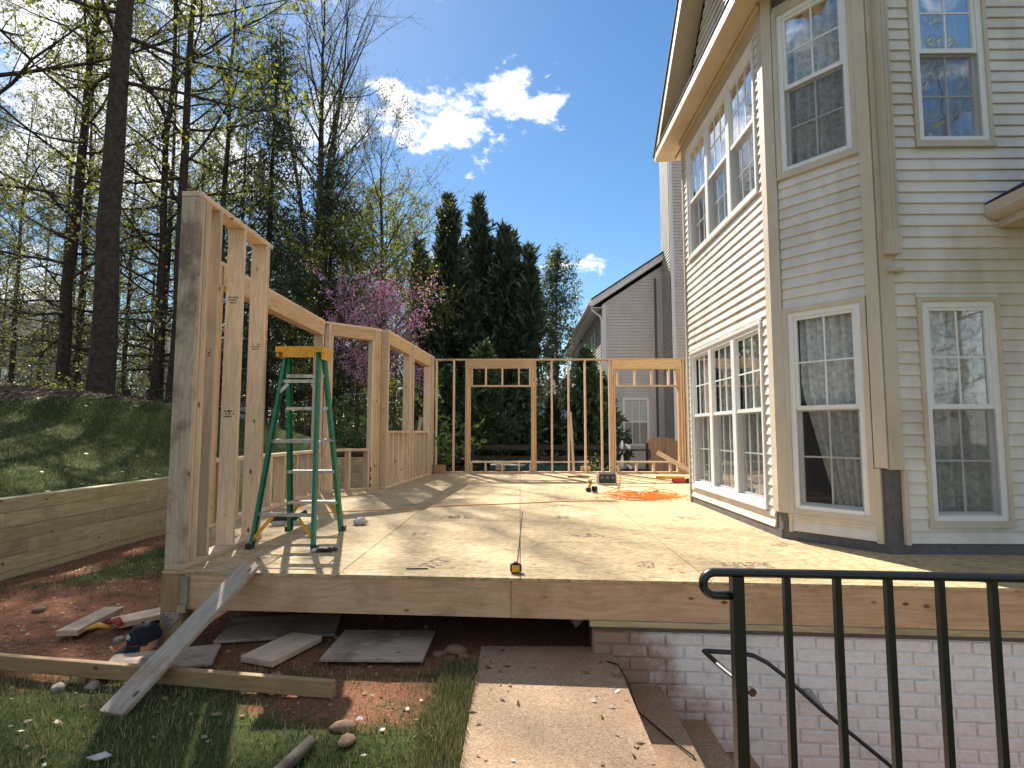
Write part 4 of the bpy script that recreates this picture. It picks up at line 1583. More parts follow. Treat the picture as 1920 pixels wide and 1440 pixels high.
for x, y in ((-1.1, 22.75), (2.3, 22.75), (-1.1, 26.25), (2.3, 26.25)):
    board('post', (x, y, -.6), (x, y, 1.50), .12, .12, (1, 0, 0), M['dark_wood'], gz)
sh = thing('outbuilding', (1.6, 33, -.5), 'dark outbuilding with a navy roof and white gutter behind the gazebo', 'building')
MB().box((-2.6, 32, -.6), (5.6, 37, 2.65)).obj('wall', M['dark_wood'], sh)
q_ = MB()
q_.v += [(-3, 31.6, 2.72), (6, 31.6, 2.72), (6, 34.5, 4.2), (-3, 34.5, 4.2), (6, 37.4, 2.72), (-3, 37.4, 2.72)]
for q in ((0, 1, 2, 3), (3, 2, 4, 5), (0, 5, 4, 1), (0, 3, 5), (1, 4, 2)):
    q_.face(q)
q_.obj('roof', M['navy_roof'], sh)
MB().box((-3, 31.48, 2.60), (6, 31.58, 2.70)).obj('gutter', M['white'], sh)

# far houses seen through the woods on the left
for i, (x0, x1, y, zb, zw, zr, lab) in enumerate(((-48, -35.2, 40, 2.6, 7.4, 11, 'pale far house with a grey roof at the left edge behind the woods'),
                                                  (-31, -24.5, 46, 3.0, 7.2, 10.5, 'small pale far house glimpsed between the left tree trunks'))):
    fh = thing('house', ((x0 + x1) / 2, y, zb), lab, 'house')
    MB().box((x0, y, zb - 1), (x1, y + 8, zw)).obj('wall', M['far_wall'], fh)
    q_ = MB()
    q_.v += [(x0 - .4, y - .5, zw), (x1 + .4, y - .5, zw), (x1 + .4, y + 4, zr), (x0 - .4, y + 4, zr), (x1 + .4, y + 8.5, zw), (x0 - .4, y + 8.5, zw)]
    for q in ((0, 1, 2, 3), (3, 2, 4, 5), (0, 5, 4, 1), (0, 3, 5), (1, 4, 2)):
        q_.face(q)
    q_.obj('roof', M['far_roof'], fh)
    ff = Face((x1, y), (0, -1), 5)
    for u in (1.0, 3.4):
        small_window(ff, u, u + .95, zb + 1.1, zb + 2.9, fh, 3)

# ------------------------------------------------------------------ railing, handrail
ry0, ry1, rz = 1.405, 1.36, .618
rl = thing('guard_railing', (.8, 1.39, SLAB), 'black iron guard railing with a looped end beside the stairwell', 'railing')


def rail_at(px):                                     # along the rail by distance from the end post
    return (.512 + px, ry0 - .068 * px, rz)


pts = []
for x in np.linspace(2.0, 0, 12):
    p = rail_at(x)
    pts.append(p)
px0 = rail_at(0)
for th in np.linspace(90, 270, 13):
    pts.append((px0[0] - .052 + .0265 * math.cos(R(th)), px0[1] + .002, rz - .0265 + .0265 * math.sin(R(th))))
pts.append((px0[0] - .01, px0[1] + .002, rz - .053))
MB().tube(pts, .0135, 8, flat=.75).obj('top_rail', M['black_iron'], rl, smooth=True)
bar = MB()
for k in range(18):
    d = k * .1135
    p = rail_at(d)
    w = .0135 if k == 0 else .0075
    MB().box((p[0] - w, p[1] - w, SLAB - .1 if k == 0 else SLAB + .08), (p[0] + w, p[1] + w, rz - .008)).obj('post' if k == 0 else 'baluster', M['black_iron'], rl)
e0, e1 = rail_at(.0), rail_at(1.95)
board('bottom_rail', (e0[0] + .015, e0[1], SLAB + .07), (e1[0], e1[1], SLAB + .07), .02, .03, UP, M['black_iron'], rl)

hr = thing('handrail', (1.6, 3.6, -.6), 'black handrail slanting down the white brick wall along the steps', 'handrail')
HY = 3.60


def on_y(px, py, Y=HY):
    """a point of the brick wall's handrail, from measurements taken on the wall plane"""
    return px, Y, py


p_h = [(1.105, HY, -.362), (1.20, HY, -.366), (1.33, HY, -.373), (1.40, HY, -.388), (1.48, HY, -.428), (1.58, HY, -.505), (1.785, HY, -.690), (2.21, HY, -1.035), (2.9, HY, -1.60)]
MB().tube(p_h, .0165, 8, flat=.8).obj('rail', M['black_iron'], hr, smooth=True)
MB().tube([(1.105, HY, -.362), (1.13, 3.42, -.370), (1.19, 3.12, -.383)], .0165, 8, flat=.8).obj('rail_return', M['black_iron'], hr)
MB().tube([(1.19, 3.125, -.383), (1.193, 3.095, -.384)], .022, 8).obj('end_cap', M['black_iron'], hr)
for x, z in ((1.80, -.70), (2.6, -1.36)):
    MB().tube([(x, HY, z), (x, HY + .03, z + .015), (x, 3.79, z + .03)], [.012, .012, .028], 7).obj('wall_bracket', M['steel'], hr)

# ------------------------------------------------------------------ step ladder
ld = thing('step_ladder', (-1.95, 5.2, 0), 'green fibreglass step ladder with yellow top standing on the floor', 'ladder')
Ab, Bb, Cb, Db = Vector((-2.205, 4.76, 0)), Vector((-1.650, 4.70, 0)), Vector((-2.240, 5.64, 0)), Vector((-1.715, 5.65, 0))
zt = 1.66
At, Bt, Ct, Dt = Vector((-2.125, 5.145, zt)), Vector((-1.800, 5.125, zt)), Vector((-2.140, 5.235, zt)), Vector((-1.790, 5.24, zt))


def channel(name, p0, p1, w, d, openx, mat):
    """C-section rail"""
    ax = (p1 - p0).normalized()
    side = Vector((1, 0, 0)) * openx
    side = (side - ax * side.dot(ax)).normalized()
    oth = ax.cross(side)
    l = (p1 - p0).length
    mb = MB()
    t = .005
    mb.box((0, -w / 2, 0), (l, w / 2, t)).box((0, -w / 2, t), (l, -w / 2 + t, d)).box((0, w / 2 - t, t), (l, w / 2, d))
    return mb.obj(name, mat, ld, frame_m(p0, ax, side.cross(ax)))


channel('rail', Ab, At, .060, .026, 1, M['green'])
channel('rail', Bb, Bt, .060, .026, -1, M['green'])
channel('rail', Cb, Ct, .074, .032, 1, M['green'])
channel('rail', Db, Dt, .074, .032, -1, M['green'])
for p, q in ((Ab, At), (Bb, Bt), (Cb, Ct), (Db, Dt)):
    a = p + (q - p) * .012
    MB().box((a.x - .024, a.y - .036, .001), (a.x + .024, a.y + .036, .045)).obj('foot', M['black'], ld)
cap = MB()
cap.box((-2.180, 5.06, 1.662), (-1.755, 5.32, 1.712))
cap.box((-2.11, 5.055, 1.615), (-1.83, 5.075, 1.661)).box((-2.176, 5.08, 1.62), (-2.16, 5.30, 1.661)).box((-1.775, 5.08, 1.60), (-1.759, 5.30, 1.661))
cap.obj('top_cap', M['yellow'], ld)
for k in range(1, 6):
    z = .295 * k
    t = z / zt
    a, b2 = Cb + (Ct - Cb) * t, Db + (Dt - Db) * t
    s_ = MB().box((a.x + .012, a.y - .045, z - .022), (b2.x - .012, a.y + .045, z)).box((a.x + .012, a.y - .052, z - .028), (b2.x - .012, a.y - .0455, z + .001))
    s_.obj('step', M['alu'], ld)
for z in (.27, .87, 1.40):
    t = z / zt
    a, b2 = Ab + (At - Ab) * t, Bb + (Bt - Bb) * t
    board('cross_bar', a, b2, .03, .012, UP, M['alu'], ld)
for z, dz, dx, fr, mat in ((.295, -.16, .12, 'CD', 'yellow'), (.27, -.20, .14, 'AB', 'yellow'), (1.40, -.10, .07, 'AB', 'alu')):
    p0, p1, q0, q1 = (Cb, Ct, Db, Dt) if fr == 'CD' else (Ab, At, Bb, Bt)
    for lo0, lo1, sg in ((p0, p1, 1), (q0, q1, -1)):
        a = lo0 + (lo1 - lo0) * ((z + dz) / zt)
        c = lo0 + (lo1 - lo0) * (z / zt)
        board('brace', (a.x + .01 * sg, a.y, z + dz), (c.x + dx * sg, c.y, z - .02), .03, .005, (0, 0, 1), M[mat], ld)
for p0, p1, q0, q1 in ((Ab, At, Cb, Ct), (Bb, Bt, Db, Dt)):
    a, c = p0 + (p1 - p0) * .52, q0 + (q1 - q0) * .52
    m_ = (a + c) / 2 + Vector((0, 0, .02))
    MB().tube([a, m_, c], .007, 6).obj('spreader', M['steel'], ld)

# ------------------------------------------------------------------ boards lying about
pk = thing('plank', (-2.08, 3.03, -.5), 'clay stained grey plank leaning from the grass onto the floor edge', 'plank')
board('ramp_board', (-2.085, 3.035, -.485), (-1.835, 3.985, .045), .15, .030, (.97, -.25, 0), M['grey_plank'], pk)
board('loose_timber', (-3.95, 3.70, -.435), (-1.00, 3.205, -.425), .085, .042, UP, M['treated_brown'], None)
o = [o for o in COL.objects if o.name.startswith('loose_timber')][-1]
tag(o, 'long narrow timber lying on the ground under the leaning plank', 'timber')
board('stake', (-2.55, 3.46, -.56), (-2.55, 3.46, -.475), .045, .045, (1, 0, 0), M['treated_brown'], None)
tag([o for o in COL.objects if o.name.startswith('stake')][-1], 'short stake propping up the long narrow timber', 'stake')


def slab_on_ground(name, c, dirv, l, w, t, z, mat, label, cat='board', tilt=0.0):
    d = Vector((dirv[0], dirv[1], 0)).normalized()
    a = Vector((c[0], c[1], z)) - d * l / 2
    b2 = Vector((c[0], c[1], z)) + d * l / 2
    a.z -= tilt
    b2.z += tilt
    o = board(name, a, b2, w, t, (-d.y, d.x, 0), M[mat], None)
    return tag(o, label, cat)


slab_on_ground('board_offcut', (-3.22, 4.42), (-.1, 1), .56, .145, .04, -.462, 'stud', 'pale sunlit board offcut on the dirt left of the corner post')
slab_on_ground('board_offcut', (-2.80, 4.62), (.62, .78), .66, .20, .04, -.462, 'stud', 'second pale board offcut running behind the corner post')
slab_on_ground('board_offcut', (-2.62, 5.25), (.8, .35), .8, .10, .02, -.44, 'treated', 'thin splintered board on the dirt behind the corner post', tilt=.03)
slab_on_ground('board_offcut', (-1.545, 3.86), (.33, .94), .46, .25, .04, -.455, 'stud', 'dusty board offcut in the shade under the floor edge')
slab_on_ground('plywood_piece', (-.92, 3.93), (1, .0), .64, .52, .022, -.455, 'stud_old', 'square plywood piece in the shade under the floor edge', 'plywood', .0)  # plywood pieces take a darker wood, carrying the under-floor shade
slab_on_ground('plywood_piece', (-2.25, 3.72), (.9, .3), .62, .34, .02, -.478, 'stud_old', 'plywood piece on the ground under the cap', 'plywood')
slab_on_ground('plywood_piece', (-1.75, 4.35), (.95, .2), .8, .5, .02, -.478, 'stud_old', 'dim plywood sheet lying under the floor behind the leaning plank', 'plywood')
lg = MB().tube([(-.955, 2.74, -.455), (-1.0, 2.55, -.465), (-1.07, 2.25, -.47), (-1.13, 1.9, -.47)], [.026, .03, .03, .032], 9).obj('stick', M['bark_pale'], smooth=True)
tag(lg, 'thick brown stick lying in the grass at the bottom', 'stick')
# pole, brace and boards by the far wall
tag(board('wood_strip', (1.165, 13.395, 1.42), (1.205, 13.04, .003), .06, .02, (1, 0, 0), M['stud'], None), 'thin wooden strip leaning against a stud of the far wall', 'strip')
tag(board('loose_board', (3.05, 12.95, .50), (3.78, 12.6, .05), .09, .03, UP, M['stud'], None), 'pinkish board leaning beside the far right opening', 'board')
tag(board('wood_scrap', (1.0, 12.25, .02), (1.45, 12.2, .02), .09, .038, (0, 1, 0), M['treated_brown'], None), 'short dark scrap lying near the foot of the leaning strip', 'scrap')
tag(board('loose_board', (-2.42, 13.0, .03), (-2.36, 13.75, 1.3), .09, .03, (1, 0, 0), M['stud'], None), 'board propped outside the second window opening', 'board')

# ------------------------------------------------------------------ tools on the floor
cd_pts = []
random_c = random.Random(11)


def cord(name, pts, r, mat, label, parent=None):
    o = MB().tube(pts, r, 5).obj(name, M[mat], parent, smooth=True)
    if label:
        tag(o, label, 'cord')
    return o


coil = thing('extension_cord', (1.7, 8.45, 0), 'orange extension cord in a tangled coil trailing across the floor', 'cord')
trail = [(-2.9, 6.62, .006)]
for i in range(60):
    t = i / 59
    x = -2.75 + 4.1 * t
    y = 6.60 + .95 * math.sin(min(1, t * 1.15) * 1.35) + .55 * t + .03 * math.sin(t * 17)
    trail.append((x, y, .006))
cord('trailing_cord', trail, .0062, 'orange', None, coil)
pts = []
for i in range(330):
    th = i * .31
    k = i / 330
    a = .34 + .17 * math.sin(i * .061) + .05 * math.sin(i * .37)
    b2 = .26 + .13 * math.cos(i * .047)
    cx, cy = 1.72 + .16 * math.sin(i * .013), 8.50 + .12 * math.cos(i * .017)
    pts.append((cx + a * math.cos(th), cy + b2 * math.sin(th), .007 + .055 * abs(math.sin(i * .037)) * (1 - (a - .3))))
cord('coil', pts, .0065, 'orange', None, coil)
cord('coil', [(1.70 + .42 * math.cos(t), 8.95 + .16 * math.sin(t), .01 + .10 * max(0, math.sin(t * 1.0 + .4))) for t in np.linspace(0, 9, 60)], .0065, 'orange', None, coil)
cord('coil', [(1.22 + .13 * math.cos(t), 8.42 + .2 * math.sin(t), .012 + .03 * abs(math.sin(t))) for t in np.linspace(0, 6.4, 30)], .006, 'orange', None, coil)
cord('coil', [(2.0 + .30 * math.cos(t), 8.42 + .14 * math.sin(t), .02 + .10 * max(0, math.sin(t))) for t in np.linspace(0, 7, 30)], .006, 'orange', None, coil)
MB().tube([(1.52, 9.02, .012), (1.56, 9.05, .30)], .012, 6).obj('plug_end', M['orange'], coil)
MB().tube([(2.05, 8.98, .03), (2.14, 9.0, .035)], .024, 7).obj('plug', M['black'], coil)
# site charger box
bxo = thing('site_radio', (1.575, 10.62, 0), 'black site radio with metal roll bar near the orange cord', 'radio')
board('body', (1.43, 10.62, .105), (1.735, 10.62, .105), .18, .17, (0, 1, 0), M['black'], bxo, .012)
for x in (1.415, 1.75):
    MB().tube([(x, 10.54, .01), (x, 10.53, .20), (x, 10.71, .20), (x, 10.70, .01)], .009, 6).obj('roll_bar', M['steel'], bxo)
MB().tube([(1.415, 10.62, .215), (1.75, 10.62, .215)], .01, 6).obj('carry_handle', M['steel'], bxo)
for x in (1.48, 1.58, 1.68):
    MB().tube([(x, 10.5345, .13), (x, 10.529, .13)], .028, 10).obj('dial', M['felt'], bxo)
cord('lead', [(1.40, 10.5, .02), (1.52, 10.15, .006), (1.62, 9.8, .006), (1.72, 10.2, .006), (1.78, 10.5, .05)], .006, 'black', None, bxo)
cord('lead', [(1.40, 10.6, .06), (1.28, 10.3, .05), (1.18, 9.9, .02), (1.14, 9.45, .03)], .006, 'black', None, bxo)
# cordless drill standing on its battery
dr = thing('cordless_drill', (1.13, 9.32, 0), 'small yellow and black power tool standing left of the orange coil', 'power tool')
board('battery', (1.05, 9.32, .035), (1.13, 9.32, .035), .10, .06, (0, 1, 0), M['black'], dr, .01)
board('grip', (1.10, 9.32, .065), (1.135, 9.32, .15), .05, .04, (0, 1, 0), M['yellow'], dr, .008)
board('body', (1.11, 9.24, .165), (1.11, 9.42, .165), .062, .06, (1, 0, 0), M['yellow'], dr, .012)
MB().tube([(1.11, 9.24, .165), (1.11, 9.20, .165), (1.11, 9.16, .165)], [.026, .026, .008], 9).obj('chuck', M['black'], dr)
board('side_case', (1.16, 9.30, .045), (1.22, 9.34, .045), .09, .085, (0, 1, 0), M['black'], dr, .015)
# tools by the house corner
tl = thing('cordless_tool', (3.05, 10.9, 0), 'long red and black tool lying by the house corner', 'tool')
board('body', (2.84, 10.92, .045), (3.08, 10.88, .045), .08, .075, UP, M['red'], tl, .015)
board('handle', (3.085, 10.88, .05), (3.40, 10.83, .05), .085, .08, UP, M['black'], tl, .015)
MB().box((2.72, 10.915, .04), (2.838, 10.925, .055)).obj('blade', M['steel'], tl)
yt = thing('spirit_level', (3.05, 11.9, 0), 'yellow spirit level lying near the far right opening', 'tool')
board('bar', (2.78, 11.95, .028), (3.34, 11.82, .028), .05, .03, UP, M['yellow'], yt, .003)
for x in (2.9, 3.2):
    MB().tube([(x, 11.92 - (x - 2.8) * .23, .0535), (x, 11.92 - (x - 2.8) * .23, .056)], .012, 8).obj('vial', M['green'], yt)
# tape measure
tm = thing('tape_measure', (-.03, 3.99, 0), 'tape measure with its blade run out along the floor', 'tape measure')
board('case', (-.068, 3.985, .034), (.010, 3.985, .034), .048, .062, (0, 1, 0), M['black'], tm, .012)
board('side_plate', (-.055, 3.9590, .034), (-.004, 3.9590, .034), .004, .045, (0, 1, 0), M['yellow'], tm, .001)
MB().tube([(-.03, 3.985, .066), (-.03, 3.985, .074)], .016, 8).obj('lock_button', M['black'], tm)
board('blade', (-.026, 4.012, .004), (.03, 7.0, .004), .009, .001, (1, 0, 0), M['ink'], tm, 0)
MB().box((-.02, 3.95, .0012), (.03, 3.98, .004)).obj('clip', M['steel'], tm)
tag(board('pencil', (-.79, 4.075, .006), (-.64, 4.085, .006), .008, .008, UP, M['black'], None, .001), 'dark carpenter pencil lying by the front edge of the floor', 'pencil')
# crumpled rag
rg = bmesh.new()
bmesh.ops.create_icosphere(rg, subdivisions=3, radius=.055)
rr_ = random.Random(5)
for v in rg.verts:
    n_ = v.co.normalized()
    k = 1 + .22 * math.sin(n_.x * 7 + 1) * math.sin(n_.y * 9) + .15 * math.sin(n_.z * 13 + n_.x * 5) + rr_.uniform(-.06, .06)
    v.co = Vector((n_.x * 1.25, n_.y, max(-.6, n_.z * .75))) * .055 * k
me = bpy.data.meshes.new('rag')
rg.to_mesh(me)
rg.free()
tag(put('crumpled_rag', me, None, Matrix.Translation((-1.64, 5.99, .034)), M['rag']), 'crumpled pale rag on the floor right of the ladder', 'rag')
# work gloves
gl = thing('work_glove', (-1.55, 4.66, 0), 'dark work glove lying at the foot of the ladder', 'glove')
gm_ = bmesh.new()
bmesh.ops.create_uvsphere(gm_, u_segments=12, v_segments=8, radius=1)
for v in gm_.verts:
    v.co = Vector((v.co.x * .055, v.co.y * .042, .017 + v.co.z * .016))
me = bpy.data.meshes.new('palm')
gm_.to_mesh(me)
gm_.free()
put('palm', me, gl, Matrix.Translation((-1.57, 4.66, .002)), M['black'])
for k, (ang_, l) in enumerate(((.55, .07), (.2, .085), (-.1, .085), (-.4, .07), (1.5, .055))):
    s0 = (-1.545, 4.66 + (.03 - .02 * k if k < 4 else .02), .016)
    MB().tube([s0, (s0[0] + l * .55 * math.cos(ang_), s0[1] + l * .55 * math.sin(ang_), .026), (s0[0] + l * math.cos(ang_), s0[1] + l * math.sin(ang_), .012)], [.012, .0115, .008], 7).obj('finger', M['black'], gl, smooth=True)
board('cuff', (-1.655, 4.655, .016), (-1.615, 4.657, .016), .075, .022, (0, 1, 0), M['rag'], gl, .006)
# dark tool behind the ladder
bt = thing('nail_gun', (-2.42, 5.95, 0), 'dark nail gun on the floor behind the ladder by the panel', 'power tool')
board('body', (-2.55, 5.92, .06), (-2.30, 6.02, .075), .07, .07, UP, M['black'], bt, .015)
board('grip', (-2.36, 6.0, .04), (-2.22, 6.06, .13), .05, .04, (0, 1, 0), M['black'], bt, .01)
board('magazine', (-2.52, 5.90, .025), (-2.25, 5.99, .02), .05, .03, UP, M['steel'], bt, .004)
# baseball cap
cp = thing('baseball_cap', (-2.50, 3.93, -.46), 'navy baseball cap lying on the ground by the corner post', 'cap')
prof_ = []
cb = bmesh.new()
bmesh.ops.create_uvsphere(cb, u_segments=20, v_segments=12, radius=.092)
bmesh.ops.delete(cb, geom=[v for v in cb.verts if v.co.z < -.012], context='VERTS')
for v in cb.verts:
    v.co.z *= 1.25
    v.co.x *= 1.12
me = bpy.data.meshes.new('crown')
cb.to_mesh(me)
cb.free()
me.polygons.foreach_set('use_smooth', [True] * len(me.polygons))
cm = Matrix.Translation((-2.50, 3.93, -.425)) @ Matrix.Rotation(R(232), 4, 'Z') @ Matrix.Rotation(R(8), 4, 'Y')
put('cap_crown', me, cp, cm, M['navy'])
br = MB()
for j, rr2 in enumerate((.088, .125, .165)):
    for i in range(13):
        a_ = R(-62 + 124 * i / 12)
        br.v.append((rr2 * math.cos(a_) * (1.1 if j else 1.12), .95 * rr2 * math.sin(a_) * (1 - .12 * j), -.004 - .010 * j - .022 * math.sin(a_) ** 2 * j))
for j in range(2):
    for i in range(12):
        k = j * 13 + i
        br.face((k, k + 1, k + 14, k + 13))
br.obj('cap_brim', M['navy'], cp, cm, smooth=True)
MB().lathe([(.010, .114), (.008, .121), (.0, .123)], 8).obj('cap_button', M['navy'], cp, cm)
for k, (dy, z) in enumerate(((-.02, .045), (-.007, .050), (.006, .050), (.019, .045))):
    mm = cm @ Matrix.Translation((.101 - abs(dy) * .2 - (z - .03) * .35, dy, z)) @ Matrix.Rotation(R(-22), 4, 'Y')
    MB().box((-.0015, -.004, -.012), (.0015, -.001, .012)).box((-.0015, .001, .004), (.0015, .004, .012)).obj('embroidery', M['whiteprint'], cp, mm)
# jug cap, litter
tag(MB().tube([(-.80, 2.98, -.478), (-.798, 2.975, -.470)], .017, 12).obj('bottle_cap', M['pot']), 'small round pale bottle cap on the dirt beside the walkway', 'cap')
tag(MB().prism([(-1.90, 2.62), (-1.84, 2.60), (-1.80, 2.64), (-1.85, 2.67)], -.472, -.468).obj('paper_scrap', M['rag']), 'torn pale paper scrap in the shaded grass', 'paper')
wr = thing('plastic_scrap', (-3.02, 4.22, -.48), 'bright yellow and red scrap beside the pale board offcuts', 'scrap')
MB().tube([(-3.10, 4.20, -.455), (-3.03, 4.22, -.43), (-2.96, 4.25, -.455)], [.02, .04, .02], 7, flat=.5).obj('yellow_piece', M['yellow'], wr, smooth=True)
MB().tube([(-3.02, 4.30, -.44), (-2.95, 4.30, -.42), (-2.90, 4.28, -.45)], [.02, .035, .02], 7, flat=.6).obj('red_piece', M['red'], wr, smooth=True)
# short duct elbow poking out at the end of the brick wall
du = MB().tube([(.50, 4.06, -.27), (.42, 4.02, -.285), (.35, 3.99, -.325)], [.03, .034, .042], 10).obj('vent_duct', M['far_roof'], smooth=True)
tag(du, 'grey duct end poking out under the floor by the brick wall', 'duct')
# cable lying down the steps
tag(MB().tube([(.54, 3.72, -.470), (.595, 3.66, -.466), (.635, 3.58, -.52), (.68, 3.47, -.655), (.78, 3.22, -.662), (.86, 3.02, -.655), (.89, 2.95, -.72), (.93, 2.85, -.85), (1.02, 2.6, -.855)], .0045, 6).obj('cable', M['black'], smooth=True),
    'thin black cable trailing from the walkway down the steps', 'cable')

# ------------------------------------------------------------------ stones
def stone_mesh(seed, mat):
    bm = bmesh.new()
    bmesh.ops.create_icosphere(bm, subdivisions=2, radius=1)
    r = random.Random(seed)
    ph = [r.uniform(0, 6) for _ in range(6)]
    for v in bm.verts:
        n_ = v.co.copy()
        v.co = n_ * (1 + .16 * math.sin(3 * n_.x + ph[0]) + .13 * math.sin(4 * n_.y + ph[1]) + .1 * math.sin(5 * n_.z + ph[2]))
    me = bpy.data.meshes.new('stone')
    bm.to_mesh(me)
    bm.free()
    me.materials.append(mat)
    me.polygons.foreach_set('use_smooth', [True] * len(me.polygons))
    return me


sm = [stone_mesh(i, M['stone'] if i % 2 == 0 else M['stone_pale']) for i in range(4)]
STN = [(-.855, 2.89, .06, 0, 'brown stone standing in the grass near the walkway'), (-.80, 2.76, .05, 2, 'flat brown stone lying in front of the upright stone'),
       (-.42, 3.90, .075, 0, 'largest tan stone under the floor edge beside the walkway'), (-.52, 3.86, .05, 2, 'small stone left of the largest one under the floor edge'),
       (-.36, 3.80, .045, 0, 'small stone right of the largest one under the floor edge'), 
       
       (-2.83, 4.15, .045, 1, 'pale stone under the second board offcut'), (-2.74, 4.18, .04, 3, 'small pale stone touching the corner post'), (-2.62, 4.1, .035, 0, 'brown pebble just left of the corner post'),
       (-5.2, 5.45, .09, 3, 'pale stone lying on top of the retaining wall'), (-3.9, 4.75, .06, 2, 'brown stone in the red dirt left of the board offcuts'),
       (-2.62, 3.36, .05, 1, 'pale stone beneath the long timber by its stake'), (-2.45, 3.40, .05, 3, 'pale stone beneath the long timber right of its stake'), (-.75, 4.3, .06, 2, 'dim stone in the dark behind the plywood piece'),
       (-1.9, 4.8, .07, 0, 'dim stone under the floor behind the leaning plank')]
for i, (x, y, s, k, lab) in enumerate(STN):
    z = ground_z(x, y) + (s * .18)
    if x < XR:
        z = .285 + s * .3
    o = put('stone', sm[k], None, Matrix.Translation((x, y, z)) @ Matrix.Rotation(i * 1.3, 4, 'Z') @ Matrix.Diagonal((s * .95, s * .72, s * .5, 1)))
    tag(o, lab, 'stone', 'loose stones on the ground')
# ------------------------------------------------------------------ trees
NR = np.random.default_rng(5)


def leaf_quads(P, size, rng, dirs=None, aspect=.55, jitter=1.0):
    """diamond leaves at points P; returns (V,F)"""
    P = np.asarray(P, dtype=np.float64)
    n = len(P)
    if dirs is None:
        u = rng.normal(size=(n, 3))
    else:
        u = np.asarray(dirs, dtype=np.float64) + rng.normal(size=(n, 3)) * .45 * jitter
    u /= np.linalg.norm(u, axis=1, keepdims=True) + 1e-9
    w = rng.normal(size=(n, 3))
    v = np.cross(u, w)
    v /= np.linalg.norm(v, axis=1, keepdims=True) + 1e-9
    s = (size * rng.uniform(.6, 1.35, n))[:, None]
    V = np.stack([P - u * s * .5, P + v * s * aspect * .5, P + u * s * .5, P - v * s * aspect * .5], 1).reshape(-1, 3)
    F = np.arange(n * 4).reshape(n, 4)
    return V, F


class Twigs:
    """fast batches of thin tubes with three sides"""

    def __init__(self):
        self.V, self.F, self.n = [], [], 0

    def add(self, pts, rad, k=3):
        pts = np.asarray(pts)
        m = len(pts)
        t = np.gradient(pts, axis=0)
        t /= np.linalg.norm(t, axis=1, keepdims=True) + 1e-9
        ref = np.array([.31, .87, .38])
        a = np.cross(t, ref)
        a /= np.linalg.norm(a, axis=1, keepdims=True) + 1e-9
        b = np.cross(t, a)
        th = 2 * np.pi * np.arange(k) / k
        ring = pts[:, None, :] + (a[:, None, :] * np.cos(th)[None, :, None] + b[:, None, :] * np.sin(th)[None, :, None]) * np.asarray(rad)[:, None, None]
        self.V.append(ring.reshape(-1, 3))
        i = np.arange(m - 1)[:, None] * k
        j = np.arange(k)[None, :]
        j2 = (j + 1) % k
        f = np.stack([i + j, i + j2, i + k + j2, i + k + j], -1).reshape(-1, 4) + self.n
        self.F.append(f)
        self.n += m * k


def combine(parts):
    V, F, MI, n = [], [], [], 0
    for v, f, mi in parts:
        V.append(v)
        F.append(f + n)
        MI.append(np.full(len(f), mi))
        n += len(v)
    return np.concatenate(V), np.concatenate(F), np.concatenate(MI)


def curve(p, d, l, n, rng, wig, lift):
    pts = [p]
    step = l / (n - 1)
    d = d / np.linalg.norm(d)
    for i in range(n - 1):
        d = d + rng.normal(size=3) * wig + np.array([0, 0, lift])
        d /= np.linalg.norm(d)
        pts.append(pts[-1] + d * step)
    return np.array(pts)


